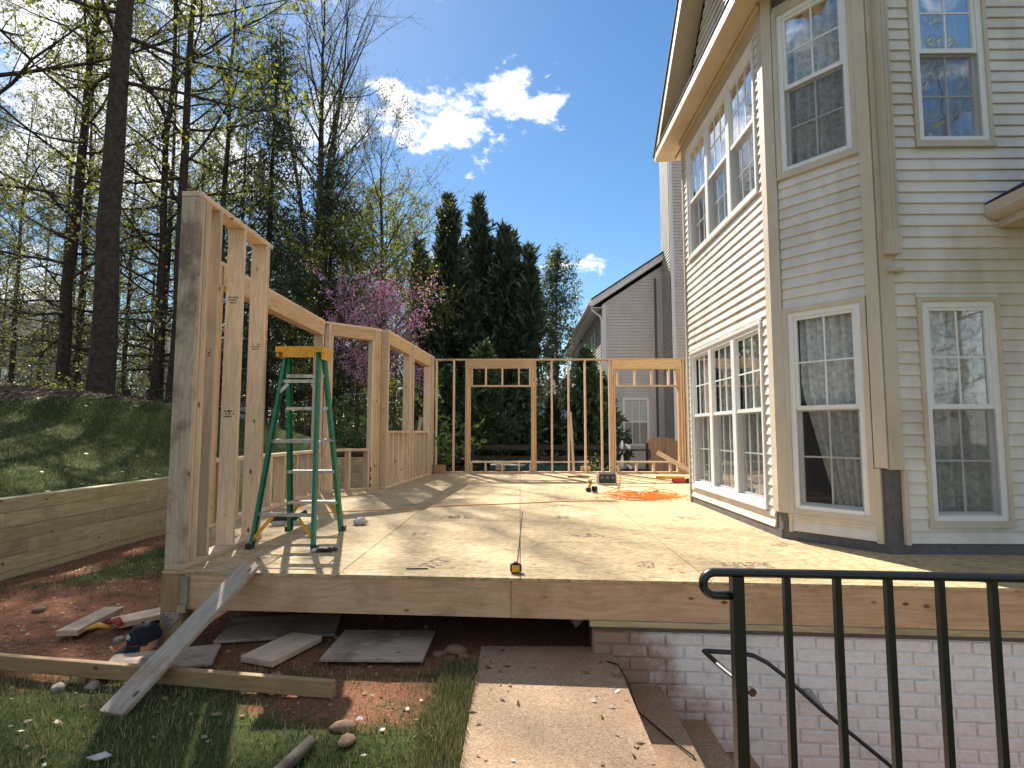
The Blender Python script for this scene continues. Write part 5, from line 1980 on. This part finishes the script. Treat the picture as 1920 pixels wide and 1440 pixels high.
def broadleaf(seed, H, r0, base, crown_r, limbs, leaf_mat_, leaf_n=3, leaf_s=.09, lift=.06, subs=6, twigs=5, el=(20, 60), fork=0, lean=(0, 0), bark='bark', trunk_k=10, flare=.5, twig_l=.55, spread=.10, droop=0.0, top_bias=1.0):
    rng = np.random.default_rng(seed)
    n = 16
    t = np.linspace(0, 1, n)
    tr = np.zeros((n, 3))
    tr[:, 2] = t * H
    tr[:, 0] = lean[0] * t * H + np.cumsum(rng.normal(size=n) * .035) * (H / 20)
    tr[:, 1] = lean[1] * t * H + np.cumsum(rng.normal(size=n) * .035) * (H / 20)
    tr[0, :2] = 0
    rad = r0 * np.clip(1 - t * .93, .03, 1) ** .85
    rad[0] *= 1 + flare
    tz = np.concatenate([[0, .018], t[1:]])
    tr2 = np.vstack([tr[0], tr[0] * .982 + tr[1] * .018, tr[1:]])
    tr2[0, 2] = -.4
    rad2 = np.concatenate([[rad[0]], [r0 * (1 + flare * .35)], rad[1:]])
    tk = Twigs()
    tk.add(tr2, rad2, trunk_k)
    br = Twigs()
    L, LD = [], []
    starts = []
    for i in range(limbs):
        tt = base + (0.98 - base) * ((i + rng.uniform(0, .9)) / limbs) ** top_bias
        az = i * 2.399 + rng.uniform(-.5, .5)
        p = np.array([np.interp(tt, t, tr[:, k]) for k in range(3)])
        rt = float(np.interp(tt, t, rad))
        rel = (tt - base) / (1 - base)
        ln = crown_r * (.55 + .75 * math.sin(math.pi * min(1, rel * .85 + .18))) * rng.uniform(.7, 1.15)
        e = R(el[0] + (el[1] - el[0]) * rel + rng.uniform(-12, 12))
        d = np.array([math.cos(az) * math.cos(e), math.sin(az) * math.cos(e), math.sin(e)])
        starts.append((p, d, ln, min(rt * .5, .045 * crown_r / 4 + .016)))
    for k in range(fork):
        az = k * 2.1 + seed
        tt = base * .9
        p = np.array([np.interp(tt, t, tr[:, q]) for q in range(3)])
        rt = float(np.interp(tt, t, rad))
        d = np.array([math.cos(az) * .30, math.sin(az) * .30, 1])
        starts.append((p, d, H * (1 - tt) * .85, rt * .7))
    for p, d, ln, rl_ in starts:
        c = curve(p, d, ln, 7, rng, .085, lift - droop)
        rr_ = np.linspace(rl_, rl_ * .18 + .004, 7)
        br.add(c, rr_, 5)
        ns = max(2, int(subs * min(1.6, ln / crown_r + .3)))
        for j in range(ns):
            q = rng.uniform(.22, 1.0)
            pi = q * 6
            i0 = min(5, int(pi))
            pp = c[i0] + (c[i0 + 1] - c[i0]) * (pi - i0)
            dd_ = c[i0 + 1] - c[i0]
            dd_ = dd_ / np.linalg.norm(dd_) + rng.normal(size=3) * .55
            dd_[2] += .12
            sl = ln * rng.uniform(.22, .45)
            cs = curve(pp, dd_, sl, 5, rng, .16, lift * .8 - droop)
            r1 = max(.006, float(np.interp(q, [0, 1], [rr_[0], rr_[-1]])) * .5)
            br.add(cs, np.linspace(r1, .004, 5), 4)
            for w in range(twigs):
                q2 = rng.uniform(.15, 1.0) * 4
                i1 = min(3, int(q2))
                p2 = cs[i1] + (cs[i1 + 1] - cs[i1]) * (q2 - i1)
                d2 = cs[i1 + 1] - cs[i1]
                d2 = d2 / np.linalg.norm(d2) + rng.normal(size=3) * .6
                ct = curve(p2, d2, twig_l * rng.uniform(.5, 1.4), 4, rng, .2, .04 - droop * 1.5)
                br.add(ct, np.linspace(.0040, .0018, 4), 3)
                for _ in range(leaf_n):
                    a = rng.uniform(.2, 1) * 3
                    ia = min(2, int(a))
                    L.append(ct[ia] + (ct[ia + 1] - ct[ia]) * (a - ia) + rng.normal(size=3) * spread * .6)
    trunk_me = np_mesh('trunk', np.concatenate(tk.V), np.concatenate(tk.F), [M[bark]], smooth=True)
    parts = [(np.concatenate(br.V), np.concatenate(br.F), 0)]
    if L:
        lv, lf = leaf_quads(np.array(L), leaf_s, rng)
        parts.append((lv, lf, 1))
    V, F, MI = combine(parts)
    return trunk_me, np_mesh('crown', V, F, [M[bark], M[leaf_mat_]], MI)


def conifer(seed, H, r0, radius, n_br, sprays, mat, base=.06, up=45, spray=.26, taper=.75, bark='bark', aspect=.30, clump=None, spires=1, thin=1.0):
    """evergreen: whorls of branches carrying flat sprays of needles"""
    rng = np.random.default_rng(seed)
    tk, br = Twigs(), Twigs()
    P, D = [], []
    for s in range(spires):
        ox, oy = (0, 0) if s == 0 else (rng.choice([-1, 1]) * rng.uniform(.25, .75) * radius, rng.uniform(-.5, .5) * radius)
        Hs = H if s == 0 else H * rng.uniform(.70, .95)
        zz = np.linspace(0, Hs, 9)
        tr = np.stack([ox * np.clip(zz / H * 1.6, 0, 1) + rng.normal(size=9) * .03, oy * np.clip(zz / H * 1.6, 0, 1) + rng.normal(size=9) * .03, zz], 1)
        tr[0, 2] = -.3
        (tk if s == 0 else br).add(tr, np.linspace(r0, .02, 9) * (1 if s == 0 else .6), 7 if s == 0 else 5)
        nb_ = n_br if s == 0 else n_br // 3
        for i in range(nb_):
            tt = base + (1 - base) * (i + rng.uniform(0, 1)) / nb_
            if s:
                tt = .45 + .55 * tt
            z = tt * Hs
            p = np.array([np.interp(z, zz, tr[:, k]) for k in range(3)])
            az = i * 2.399 + rng.uniform(-.6, .6)
            prof = min(1.0, (1 - tt) * 1.0 / (1 - taper + .15)) ** .8 if tt > taper * .5 else 1.0
            ln = max(.22, radius * ((1 - tt) ** .62 * 1.05 + .04) * rng.uniform(.45, 1.25) * (1 if s == 0 else .6))
            e = R(up * (.6 + .6 * tt) + rng.uniform(-14, 14))
            d = np.array([math.cos(az) * math.cos(e), math.sin(az) * math.cos(e), math.sin(e)])
            c = curve(p, d, ln, 5, rng, .10, .05 if up > 0 else -.05)
            br.add(c, np.linspace(.012 + ln * .006, .004, 5), 3)
            k = max(4, int(sprays * ln / radius * thin))
            if clump:
                cc = c[np.clip(rng.integers(1, 5, size=max(2, k // clump)), 0, 4)] + rng.normal(size=(max(2, k // clump), 3)) * .18
                for q in cc:
                    m = clump
                    P.append(q + rng.normal(size=(m, 3)) * np.array([.26, .26, .13]))
                    D.append(rng.normal(size=(m, 3)) * .6 + np.array([0, 0, .3]))
            else:
                q = rng.uniform(.12, 1.0, k) * 4
                i0 = np.minimum(3, q.astype(int))
                pos = c[i0] + (c[i0 + 1] - c[i0]) * (q - i0)[:, None]
                dd_ = (c[i0 + 1] - c[i0])
                dd_ = dd_ / np.linalg.norm(dd_, axis=1, keepdims=True)
                lat = rng.normal(size=(k, 3)) * .5
                P.append(pos + lat * .16 * (1 + ln * .15))
                D.append(dd_ + lat * .9 + np.array([0, 0, .25 if up > 0 else -.25]))
    P = np.concatenate(P)
    D = np.concatenate(D)
    lv, lf = leaf_quads(P, spray, rng, D, aspect)
    V, F, MI = combine([(np.concatenate(br.V), np.concatenate(br.F), 0), (lv, lf, 1)])
    return np_mesh('trunk', np.concatenate(tk.V), np.concatenate(tk.F), [M[bark]], smooth=True), np_mesh('crown', V, F, [M[bark], M[mat]], MI)


def plant_tree(name, meshes, x, y, label, rz=0.0, s=1.0, group=None, cat='tree', z=None):
    z = ground_z(x, y) if z is None else z
    t = thing(name, (x, y, z), label, cat, group)
    m = Matrix.Translation((x, y, z)) @ Matrix.Rotation(rz, 4, 'Z') @ Matrix.Scale(s, 4)
    put('trunk', meshes[0], t, m)
    put('crown', meshes[1], t, m)
    return t


def px(xp, Y):
    return (xp - 975) / 1080 * Y


# big trunks on the left
plant_tree('tulip_tree', broadleaf(1, 24, .285, .34, 3.6, 34, 'leaf_y', 4, .12, .04, 8, 7, (0, 60), flare=.55, trunk_k=14), px(177, 13.5), 13.5, 'thickest dark trunk standing at the edge of the left lawn')
plant_tree('branching_tree', broadleaf(2, 21, .21, .10, 3.4, 44, 'leaf', 3, .10, .03, 8, 7, (-8, 60), lean=(.02, 0)), px(103, 19), 19, 'tall trunk with many side branches left of the thickest trunk')
plant_tree('slender_tree', broadleaf(3, 19, .17, .10, 3.2, 44, 'leaf', 3, .10, .03, 8, 7, (-8, 60)), px(284, 19.5), 19.5, 'straight slender trunk right of the thickest trunk')
plant_tree('maple_tree', broadleaf(4, 19, .19, .30, 3.2, 28, 'leaf_y', 3, .15, .05, 6, 6, (5, 55), lean=(.01, 0)), px(318, 17.5), 17.5, 'dark trunk with big yellow green leaves rising behind the tall stud panel')
plant_tree('thin_tree', broadleaf(5, 18, .13, .08, 3.0, 42, 'leaf', 3, .11, .03, 7, 7, (-8, 60)), px(134, 25), 25, 'thin trunk between the side branched tree and the thickest trunk')
plant_tree('overhanging_tree', broadleaf(15, 19, .22, .20, 4.4, 28, 'leaf_y', 4, .11, .03, 8, 6, (0, 50)), px(-190, 13.5), 13.5, 'tree whose branches reach in at the left edge above the lawn')
# tall tree in the middle, spreading to the right
plant_tree('tall_spring_tree', broadleaf(66, 15.6, .20, .38, 3.4, 26, 'leaf', 4, .062, .12, 7, 6, (32, 66), fork=3, lean=(.0, -.01), twig_l=.65), px(590, 27), 27, 'tallest spring tree spreading tiny leaves over the sky in the middle', s=1.38)
plant_tree('spring_tree', broadleaf(26, 19, .15, .34, 3.2, 28, 'leaf', 3, .10, .10, 8, 6, (15, 68), twig_l=.6), px(405, 21), 21, 'spring tree between the tall stud panel and the shaggy pine')
plant_tree('spring_tree', broadleaf(27, 13.2, .11, .34, 2.9, 24, 'leaf', 3, .09, .08, 7, 7, (20, 62), twig_l=.6), px(708, 22.5), 22.5, 'leafy spring tree spreading right of the tallest tree')
plant_tree('pine_tree', conifer(7, 15.8, .16, 2.8, 95, 230, 'needle2', .25, 12, .26, clump=28, aspect=.20), px(492, 21.5), 21.5, 'dark shaggy pine left of the tallest tree')
plant_tree('pine_tree', conifer(8, 11.0, .17, 2.6, 100, 230, 'needle2', .10, 18, .26, clump=28, aspect=.22), px(602, 21.5), 21.5, 'dark evergreen crowding the trunk of the tallest tree')
plant_tree('pine_tree', conifer(9, 8.5, .14, 2.4, 70, 160, 'needle2', .12, 14, .26, clump=24, aspect=.20), px(425, 24), 24, 'low shaggy pine behind the tall stud panel')
plant_tree('pine_tree', conifer(19, 8.0, .14, 2.4, 70, 160, 'needle2', .12, 14, .26, clump=24, aspect=.20), px(540, 25), 25, 'low dark evergreen between the ladder and the tallest tree')
plant_tree('young_maple', broadleaf(10, 10.5, .12, .20, 2.9, 34, 'leaf_y', 5, .12, .06, 7, 7, (10, 60), bark='bark_pale'), px(715, 24.5), 24.5, 'yellow green young maple between the tallest tree and the dark cypresses')
plant_tree('young_maple', broadleaf(20, 8.0, .10, .15, 2.6, 30, 'leaf_y', 5, .12, .06, 7, 7, (10, 60), bark='bark_pale'), px(655, 22), 22, 'lower yellow green maple behind the pink redbud')
# redbud
plant_tree('redbud_tree', broadleaf(11, 4.9, .06, .42, 1.7, 20, 'pink', 9, .055, .07, 7, 7, (15, 55), fork=2, twig_l=.5, spread=.05), px(712, 17.0), 17.0, 'pink flowering redbud above the diagonal frame')
# leyland cypresses
plant_tree('cypress_tree', conifer(12, 12.3, .2, 2.6, 300, 85, 'needle', .05, 46, .52, spires=6, aspect=.22), px(838, 26), 26, 'left of the three dark cypresses in the middle')
plant_tree('cypress_tree', conifer(13, 12.6, .2, 2.5, 300, 85, 'needle', .05, 46, .52, spires=7, aspect=.22), px(896, 27), 27, 'middle and tallest of the three dark cypresses')
plant_tree('cypress_tree', conifer(14, 10.6, .2, 2.0, 280, 85, 'needle', .05, 44, .52, spires=7, aspect=.22), px(944, 25.5), 25.5, 'right and lowest of the three dark cypresses')
plant_tree('poplar_tree', broadleaf(16, 9.8, .10, .16, 1.9, 34, 'leaf_g', 7, .13, .14, 6, 5, (45, 75), bark='bark_pale'), px(1043, 28), 28, 'airy grey green tree right of the dark cypresses')
plant_tree('poplar_tree', broadleaf(17, 7.4, .08, .16, 1.5, 26, 'leaf_g', 6, .13, .14, 6, 5, (45, 75), bark='bark_pale'), px(1012, 26.5), 26.5, 'smaller grey green tree touching the right cypress')
# hedge trees beyond the far wall
hm = [conifer(30 + i, 4.2, .08, 1.15, 150, 80, 'hedge', .04, (-8, 5)[i], .24, aspect=.38) for i in range(2)]
for i, (xp, Y, s, lab) in enumerate(((838, 18.6, .85, 'leafy hedge tree behind the far left studs'), (905, 18.4, 1.0, 'drooping hedge tree filling the left far opening'), (982, 18.8, .80, 'hedge tree at the right of the left far opening'),
                                     (1035, 19.6, .62, 'low hedge tree in front of the gazebo'), (1098, 18.8, .98, 'hedge tree before the corner of the grey neighbouring house'), (1128, 19.4, .8, 'hedge tree against the grey neighbouring house wall'))):
    plant_tree('hedge_tree', hm[i % 2], px(xp, Y), Y, lab, i * 1.1, s, 'hedge trees beyond the far wall')
# trees further back in the woods
bg = [broadleaf(40, 17, .15, .12, 3.2, 26, 'leaf', 3, .12, .05, 7, 6, (-5, 65)), broadleaf(41, 13, .11, .16, 2.8, 26, 'leaf_y', 3, .13, .06, 6, 6, (5, 65)),
      broadleaf(42, 18, .15, .12, 3.2, 30, 'leaf', 3, .12, .04, 7, 6, (-8, 60)), conifer(43, 10, .12, 2.3, 70, 140, 'needle2', .10, 12, .28, clump=20, aspect=.20)]
br2 = random.Random(21)
NEARBY = ['far left edge', 'thickest trunk', 'tall stud panel', 'ladder', 'redbud', 'cypresses']
KIND = ['bare spring tree', 'yellowish spring tree', 'tall thin tree', 'dark pine']
for i in range(34):
    Y = br2.uniform(23, 50)
    xp = -90 + i * 26 + br2.uniform(-10, 10)
    k = (0, 2, 1, 0, 2, 3, 0, 2)[i % 8]
    zone = 0 if xp < 90 else 1 if xp < 260 else 2 if xp < 430 else 3 if xp < 620 else 4 if xp < 740 else 5
    plant_tree('woodland_tree', bg[k], px(xp, Y), Y, KIND[k] + ' in the woods further back behind the ' + NEARBY[zone],
               br2.uniform(0, 6), br2.uniform(.75, 1.0), 'trees further back in the woods')
# the far side of the wood, one mass of stems and twigs
rw_ = np.random.default_rng(77)
tw = Twigs()
PW = []
for i in range(420):
    x, y = rw_.uniform(-85, 2), rw_.uniform(52, 70)
    z = ground_z(x, y)
    h_ = rw_.uniform(5, 12)
    c = curve(np.array([x, y, z - .3]), np.array([0, 0, 1.0]), h_, 5, rw_, .05, .05)
    tw.add(c, np.linspace(rw_.uniform(.06, .16), .03, 5), 4)
    for j in range(9):
        q = rw_.uniform(.1, 1.0) * 4
        i0 = min(3, int(q))
        p = c[i0] + (c[i0 + 1] - c[i0]) * (q - i0)
        ct = curve(p, rw_.normal(size=3) + np.array([0, 0, .5]), rw_.uniform(1, 3), 4, rw_, .2, .02)
        tw.add(ct, np.linspace(.035, .012, 4), 3)
        PW.append(ct[rw_.integers(1, 4, 9)] + rw_.normal(size=(9, 3)) * .45)
    PW.append(np.array([x, y, z]) + rw_.normal(size=(26, 3)) * np.array([1.6, 1.0, .9]) + np.array([0, 0, 1.2]))
lv, lf = leaf_quads(np.concatenate(PW), .34, rw_)
V, F, MI = combine([(np.concatenate(tw.V), np.concatenate(tw.F), 0), (lv, lf, 1)])
tag(put('distant_woods', np_mesh('distant_woods', V, F, [M['bark'], M['leaf_g']], MI)), 'hazy mass of stems at the far side of the wood', 'woods', kind='stuff')
# trees of the same wood closing in the yard behind the viewer, mirrored in the window glass
for i in range(12):
    a_ = R((-100, -92, -84, -76, -66, -40, -10, 25, 42, 52, 62, 72)[i])
    d_ = 21 + 6 * br2.random()
    plant_tree('woodland_tree', bg[(0, 2, 3)[i % 3]], -1 + d_ * math.sin(a_), -d_ * math.cos(a_) - 4, KIND[(0, 2, 3)[i % 3]] + ' behind the viewer, seen mirrored in the windows',
               br2.uniform(0, 6), br2.uniform(.95, 1.2), 'trees behind the viewer', z=-.5)

# ------------------------------------------------------------------ shrubs and undergrowth
def shrub(seed, h, r, n_st, mat, leaf_n=10, leaf_s=.10, bark='bark', fill=1.0):
    rng = np.random.default_rng(seed)
    br = Twigs()
    L = []
    for i in range(n_st):
        az = rng.uniform(0, 6.283)
        d = np.array([math.cos(az) * .5, math.sin(az) * .5, 1.0])
        l = h * rng.uniform(.6, 1.1)
        c = curve(np.array([rng.normal() * r * .15, rng.normal() * r * .15, -.05]), d, l, 6, rng, .16, .0)
        br.add(c, np.linspace(.014, .005, 6), 4)
        for j in range(7):
            q = rng.uniform(.2, 1) * 5
            i0 = min(4, int(q))
            p = c[i0] + (c[i0 + 1] - c[i0]) * (q - i0)
            dd_ = rng.normal(size=3)
            dd_[2] = abs(dd_[2]) * .4
            ct = curve(p, dd_, r * rng.uniform(.3, .8), 4, rng, .2, .0)
            br.add(ct, np.linspace(.006, .003, 4), 3)
            for _ in range(int(leaf_n * fill)):
                a = rng.uniform(.1, 1) * 3
                ia = min(2, int(a))
                L.append(ct[ia] + (ct[ia + 1] - ct[ia]) * (a - ia) + rng.normal(size=3) * .06)
    lv, lf = leaf_quads(np.array(L), leaf_s, rng, np.tile(np.array([[.3, 0, -.2]]), (len(L), 1)), .6, 2)
    V, F, MI = combine([(np.concatenate(br.V), np.concatenate(br.F), 0), (lv, lf, 1)])
    return np_mesh('shrub', V, F, [M[bark], M[mat]], MI)


def plant_shrub(name, me, x, y, label, s=1.0, rz=0.0, group=None, sz=1.0):
    z = ground_z(x, y)
    o = put(name, me, None, Matrix.Translation((x, y, z)) @ Matrix.Rotation(rz, 4, 'Z') @ Matrix.Diagonal((s, s, s * sz, 1)))
    return tag(o, label, 'shrub', group)


sA = shrub(60, 2.5, 1.1, 20, 'leaf_s', 12, .12)
sB = shrub(61, 1.1, .7, 12, 'leaf_y', 8, .09)
sC = shrub(62, 1.2, .8, 12, 'leaf', 5, .08)
plant_shrub('spring_shrub', sA, px(742, 14.6), 14.6, 'bright green shrub filling the nearer of the two left window openings', 1.05)
plant_shrub('spring_shrub', sA, px(800, 15.4), 15.4, 'bright green shrub at the far left corner of the framing', .85, 2.0)
plant_shrub('spring_shrub', sA, px(672, 15.6), 15.6, 'green shrub seen through the diagonal window frame', .80, 4.0)
for i, (xp, Y, s, k, lab) in enumerate(((118, 15.2, 1.1, 'B', 'yellow green shrub left of the thickest trunk'), (138, 16.2, .9, 'B', 'second yellow green shrub tucked against the thickest trunk'), (60, 16.5, .9, 'C', 'sparse shrub under the forked tree'),
                                        (20, 15.5, 1.0, 'C', 'sparse shrub at the left edge of the lawn'), (228, 14.8, .7, 'B', 'low shrub right of the thickest trunk'), (262, 15.5, .9, 'C', 'sparse shrub midway between the trunks and the tall panel'),
                                        (302, 15.0, .8, 'C', 'sparse shrub just left of the tall panel'), (520, 15.2, 1.0, 'C', 'sparse shrub seen behind the ladder'), (565, 16.4, 1.2, 'C', 'larger sparse shrub seen behind the ladder'),
                                        (560, 18.5, 1.3, 'B', 'yellow green shrub far behind the ladder'), (640, 17.5, 1.2, 'C', 'sparse shrub under the pink redbud'), (90, 20, 1.4, 'C', 'large sparse shrub at the foot of the forked tree'),
                                        (200, 19, 1.5, 'C', 'large sparse shrub behind the thickest trunk'), (1000, 16.2, .7, 'C', 'low shrub by the rail fence'), (905, 16.3, .75, 'C', 'low shrub in the left far opening'), (1105, 15.6, .8, 'C', 'low reddish shrub by the tarp covered stack'))):
    plant_shrub('undergrowth_shrub', {'B': sB, 'C': sC}[k], px(xp, Y), Y, lab, s, i * 1.7)

# split rail fence and fallen logs in the woods
sf = thing('split_rail_fence', (-13, 17.4, 1.3), 'weathered split rail fence running through the left woods', 'fence')
fx = [-19.5, -17.0, -14.5, -12.0, -9.5, -7.2]
for x in fx:
    board('post', (x, 17.4, ground_z(x, 17.4) - .2), (x, 17.4, ground_z(x, 17.4) + 1.05), .10, .10, (1, 0, 0), M['dark_wood'], sf)
for a, b2 in zip(fx[:-1], fx[1:]):
    for dz in (.45, .85):
        MB().tube([(a + .05, 17.4, ground_z(a, 17.4) + dz), ((a + b2) / 2, 17.42, (ground_z(a, 17.4) + ground_z(b2, 17.4)) / 2 + dz - .03), (b2 - .05, 17.4, ground_z(b2, 17.4) + dz)], .045, 6).obj('rail', M['dark_wood'], sf)
for i, (p0, p1, r, lab) in enumerate((((-5.2, 14.2, .95), (-3.6, 13.2, .30), .11, 'dark fallen log sloping down behind the diagonal frame'), ((-4.9, 13.6, .55), (-3.3, 13.0, .05), .08, 'thinner fallen log below the first behind the diagonal frame'),
                                      ((-4.1, 14.6, .35), (-2.0, 15.0, .2), .09, 'fallen log seen between the far left studs'), ((-3.9, 14.3, .0), (-1.6, 14.6, -.25), .08, 'lowest fallen log seen between the far left studs'))):
    a, b2 = Vector(p0), Vector(p1)
    tag(MB().tube([a, a.lerp(b2, .35) + Vector((0, 0, .05)), a.lerp(b2, .7) - Vector((0, 0, .02)), b2], [r, r * .95, r * .85, r * .7], 9).obj('fallen_log', M['bark'], smooth=True), lab, 'log', 'fallen logs behind the framing')
tag(MB().tube([(-3.75, 11.25, .50), (-3.2, 11.35, .50), (-2.7, 11.5, .56), (-2.4, 11.6, .66)], [.045, .05, .045, .03], 7).obj('branch', M['bark'], smooth=True), 'dark branch lying on the retaining wall behind the diagonal frame', 'branch')

# ------------------------------------------------------------------ grass and leaf litter
def blades(n, xr, yr, h, w, maskf, seed):
    rng = np.random.default_rng(seed)
    x, y = rng.uniform(*xr, n), rng.uniform(*yr, n)
    pr = maskf(x, y)
    k = rng.uniform(0, 1, n) < pr
    x, y = x[k], y[k]
    z = height(x, y)
    m = len(x)
    hh = h * rng.uniform(.4, 1.25, m)
    az = rng.uniform(0, 6.283, m)
    ln = rng.uniform(.1, .9, m) * hh
    dx, dy = np.cos(az), np.sin(az)
    wx, wy = -dy * w * .5, dx * w * .5
    b0 = np.stack([x - wx, y - wy, z - .005], 1)
    b1 = np.stack([x + wx, y + wy, z - .005], 1)
    tp_ = np.stack([x + dx * ln, y + dy * ln, z + hh], 1)
    V = np.stack([b0, b1, tp_], 1).reshape(-1, 3)
    return V, np.arange(m * 3).reshape(m, 3), rng.uniform(0, 1, m)


def patchy(x, y):
    return .5 + .5 * np.sin(x * 2.1 + np.sin(y * 1.7) * 2) * np.sin(y * 2.6 + np.sin(x * 1.3) * 2)


def lawn_near(x, y):
    g_ = np.clip(1.05 - dirt_mask(x, y) * 1.5, 0.02, 1) * (.30 + .70 * patchy(x, y))
    g_ = np.where((x > -.50) & (x < -.27), 1.0, g_) * (y < 3.75) + np.clip(.55 - dirt_mask(x, y) * .8, 0, 1) * (y >= 3.75) * .6
    g_ = g_ * ((x < -.262) | (x > .62)) * (x > XR + .02)
    return np.clip(g_, 0, 1)


def hill_lawn(x, y):
    d = hill_edge(y) - x
    return ((d > .02) & (d < 5.4)) * (1 - litter_mask(x, y) * .95) * (y < 13.2) * (.22 + .78 * patchy(x * .9, y * .9))


parts = [blades(95000, (-4.6, -.26), (1.9, 4.4), .042, .0055, lawn_near, 1), blades(30000, (-5.05, -2.5), (4.0, 9.5), .05, .008, lambda x, y: np.clip(.62 - dirt_mask(x, y) * .6, 0, 1) * patchy(x * .7, y * .9), 2),
         blades(5500, (-.46, -.255), (2.0, 3.7), .055, .0055, lambda x, y: np.ones_like(x), 4)]
V = np.concatenate([p[0] for p in parts])
F = np.arange(len(V)).reshape(-1, 3)
sel = (np.concatenate([p[2] for p in parts]) < .36).astype(int)
tag(put('grass', np_mesh('grass', V, F, [M['grass'], M['straw']], sel)), 'short patchy grass around the walkway and the framing', 'grass', kind='stuff')
v2, f2, r2 = blades(150000, (-13, XR - .05), (2.5, 13.5), .05, .012, hill_lawn, 3)
tag(put('grass', np_mesh('lawn', v2, f2, [M['grass'], M['straw']], (r2 < .16).astype(int))), 'shaded green lawn sloping up behind the retaining wall', 'grass', kind='stuff')


def scatter_leaves(n, xr, yr, maskf, size, seed, zoff=.012):
    rng = np.random.default_rng(seed)
    x, y = rng.uniform(*xr, n), rng.uniform(*yr, n)
    k = rng.uniform(0, 1, n) < maskf(x, y)
    x, y = x[k], y[k]
    P = np.stack([x, y, height(x, y) + zoff], 1)
    m = len(P)
    u = rng.normal(size=(m, 3)) * np.array([1, 1, .28])
    u /= np.linalg.norm(u, axis=1, keepdims=True)
    v = np.cross(u, np.array([0, 0, 1.0]) + rng.normal(size=(m, 3)) * .3)
    s = (size * rng.uniform(.5, 1.3, m))[:, None]
    V = np.stack([P - u * s * .5, P + v * s * .3, P + u * s * .5, P - v * s * .3], 1).reshape(-1, 3)
    return V, np.arange(m * 4).reshape(m, 4)


v3, f3 = scatter_leaves(60000, (-24, -2.5), (9, 26), litter_mask, .10, 8)
tag(put('leaf_litter', np_mesh('leaf_litter', v3, f3, [M['litter']])), 'dry fallen leaves covering the ground under the trees', 'leaf litter', kind='stuff')
v5, f5 = scatter_leaves(2600, (-11, XR - .1), (3, 13), lambda x, y: .25 + .6 * sstep(2.6, 4.6, hill_edge(y) - x), .06, 12, .03)
tag(put('fallen_leaves', np_mesh('fallen_leaves', v5, f5, [M['litter']])), 'dry leaves scattered over the sloping lawn', 'leaf litter', kind='stuff')
v4, f4 = scatter_leaves(9000, (-5, -.3), (2.2, 7.5), lambda x, y: .08 + .55 * np.clip(dirt_mask(x, y), 0, 1) * patchy(x * 1.4, y * 1.4), .035, 9)
tag(put('wood_chips', np_mesh('wood_chips', v4, f4, [M['litter']])), 'small chips and leaf bits strewn over the red dirt', 'chips', kind='stuff')

rl_ = np.random.default_rng(14)
n_ = 130
x, y = rl_.uniform(-.25, .59, n_), 2.0 + 1.9 * rl_.uniform(0, 1, n_) ** .8
k = (np.abs(x - .17) > .25 * rl_.uniform(0, 1.4, n_))
x, y = x[k], y[k]
P = np.stack([x, y, np.full(len(x), SLAB + .006)], 1)
u = rl_.normal(size=(len(x), 3)) * np.array([1, 1, .15])
u /= np.linalg.norm(u, axis=1, keepdims=True)
v = np.cross(u, np.array([0, 0, 1.0]) + rl_.normal(size=(len(x), 3)) * .2)
s_ = rl_.uniform(.008, .03, (len(x), 1))
V = np.stack([P - u * s_, P + v * s_ * .5, P + u * s_, P - v * s_ * .5], 1).reshape(-1, 3)
tag(put('leaf_crumbs', np_mesh('leaf_crumbs', V, np.arange(len(V)).reshape(-1, 4), [M['litter']])), 'crumbled brown leaf bits strewn on the walkway', 'leaf litter', kind='stuff')
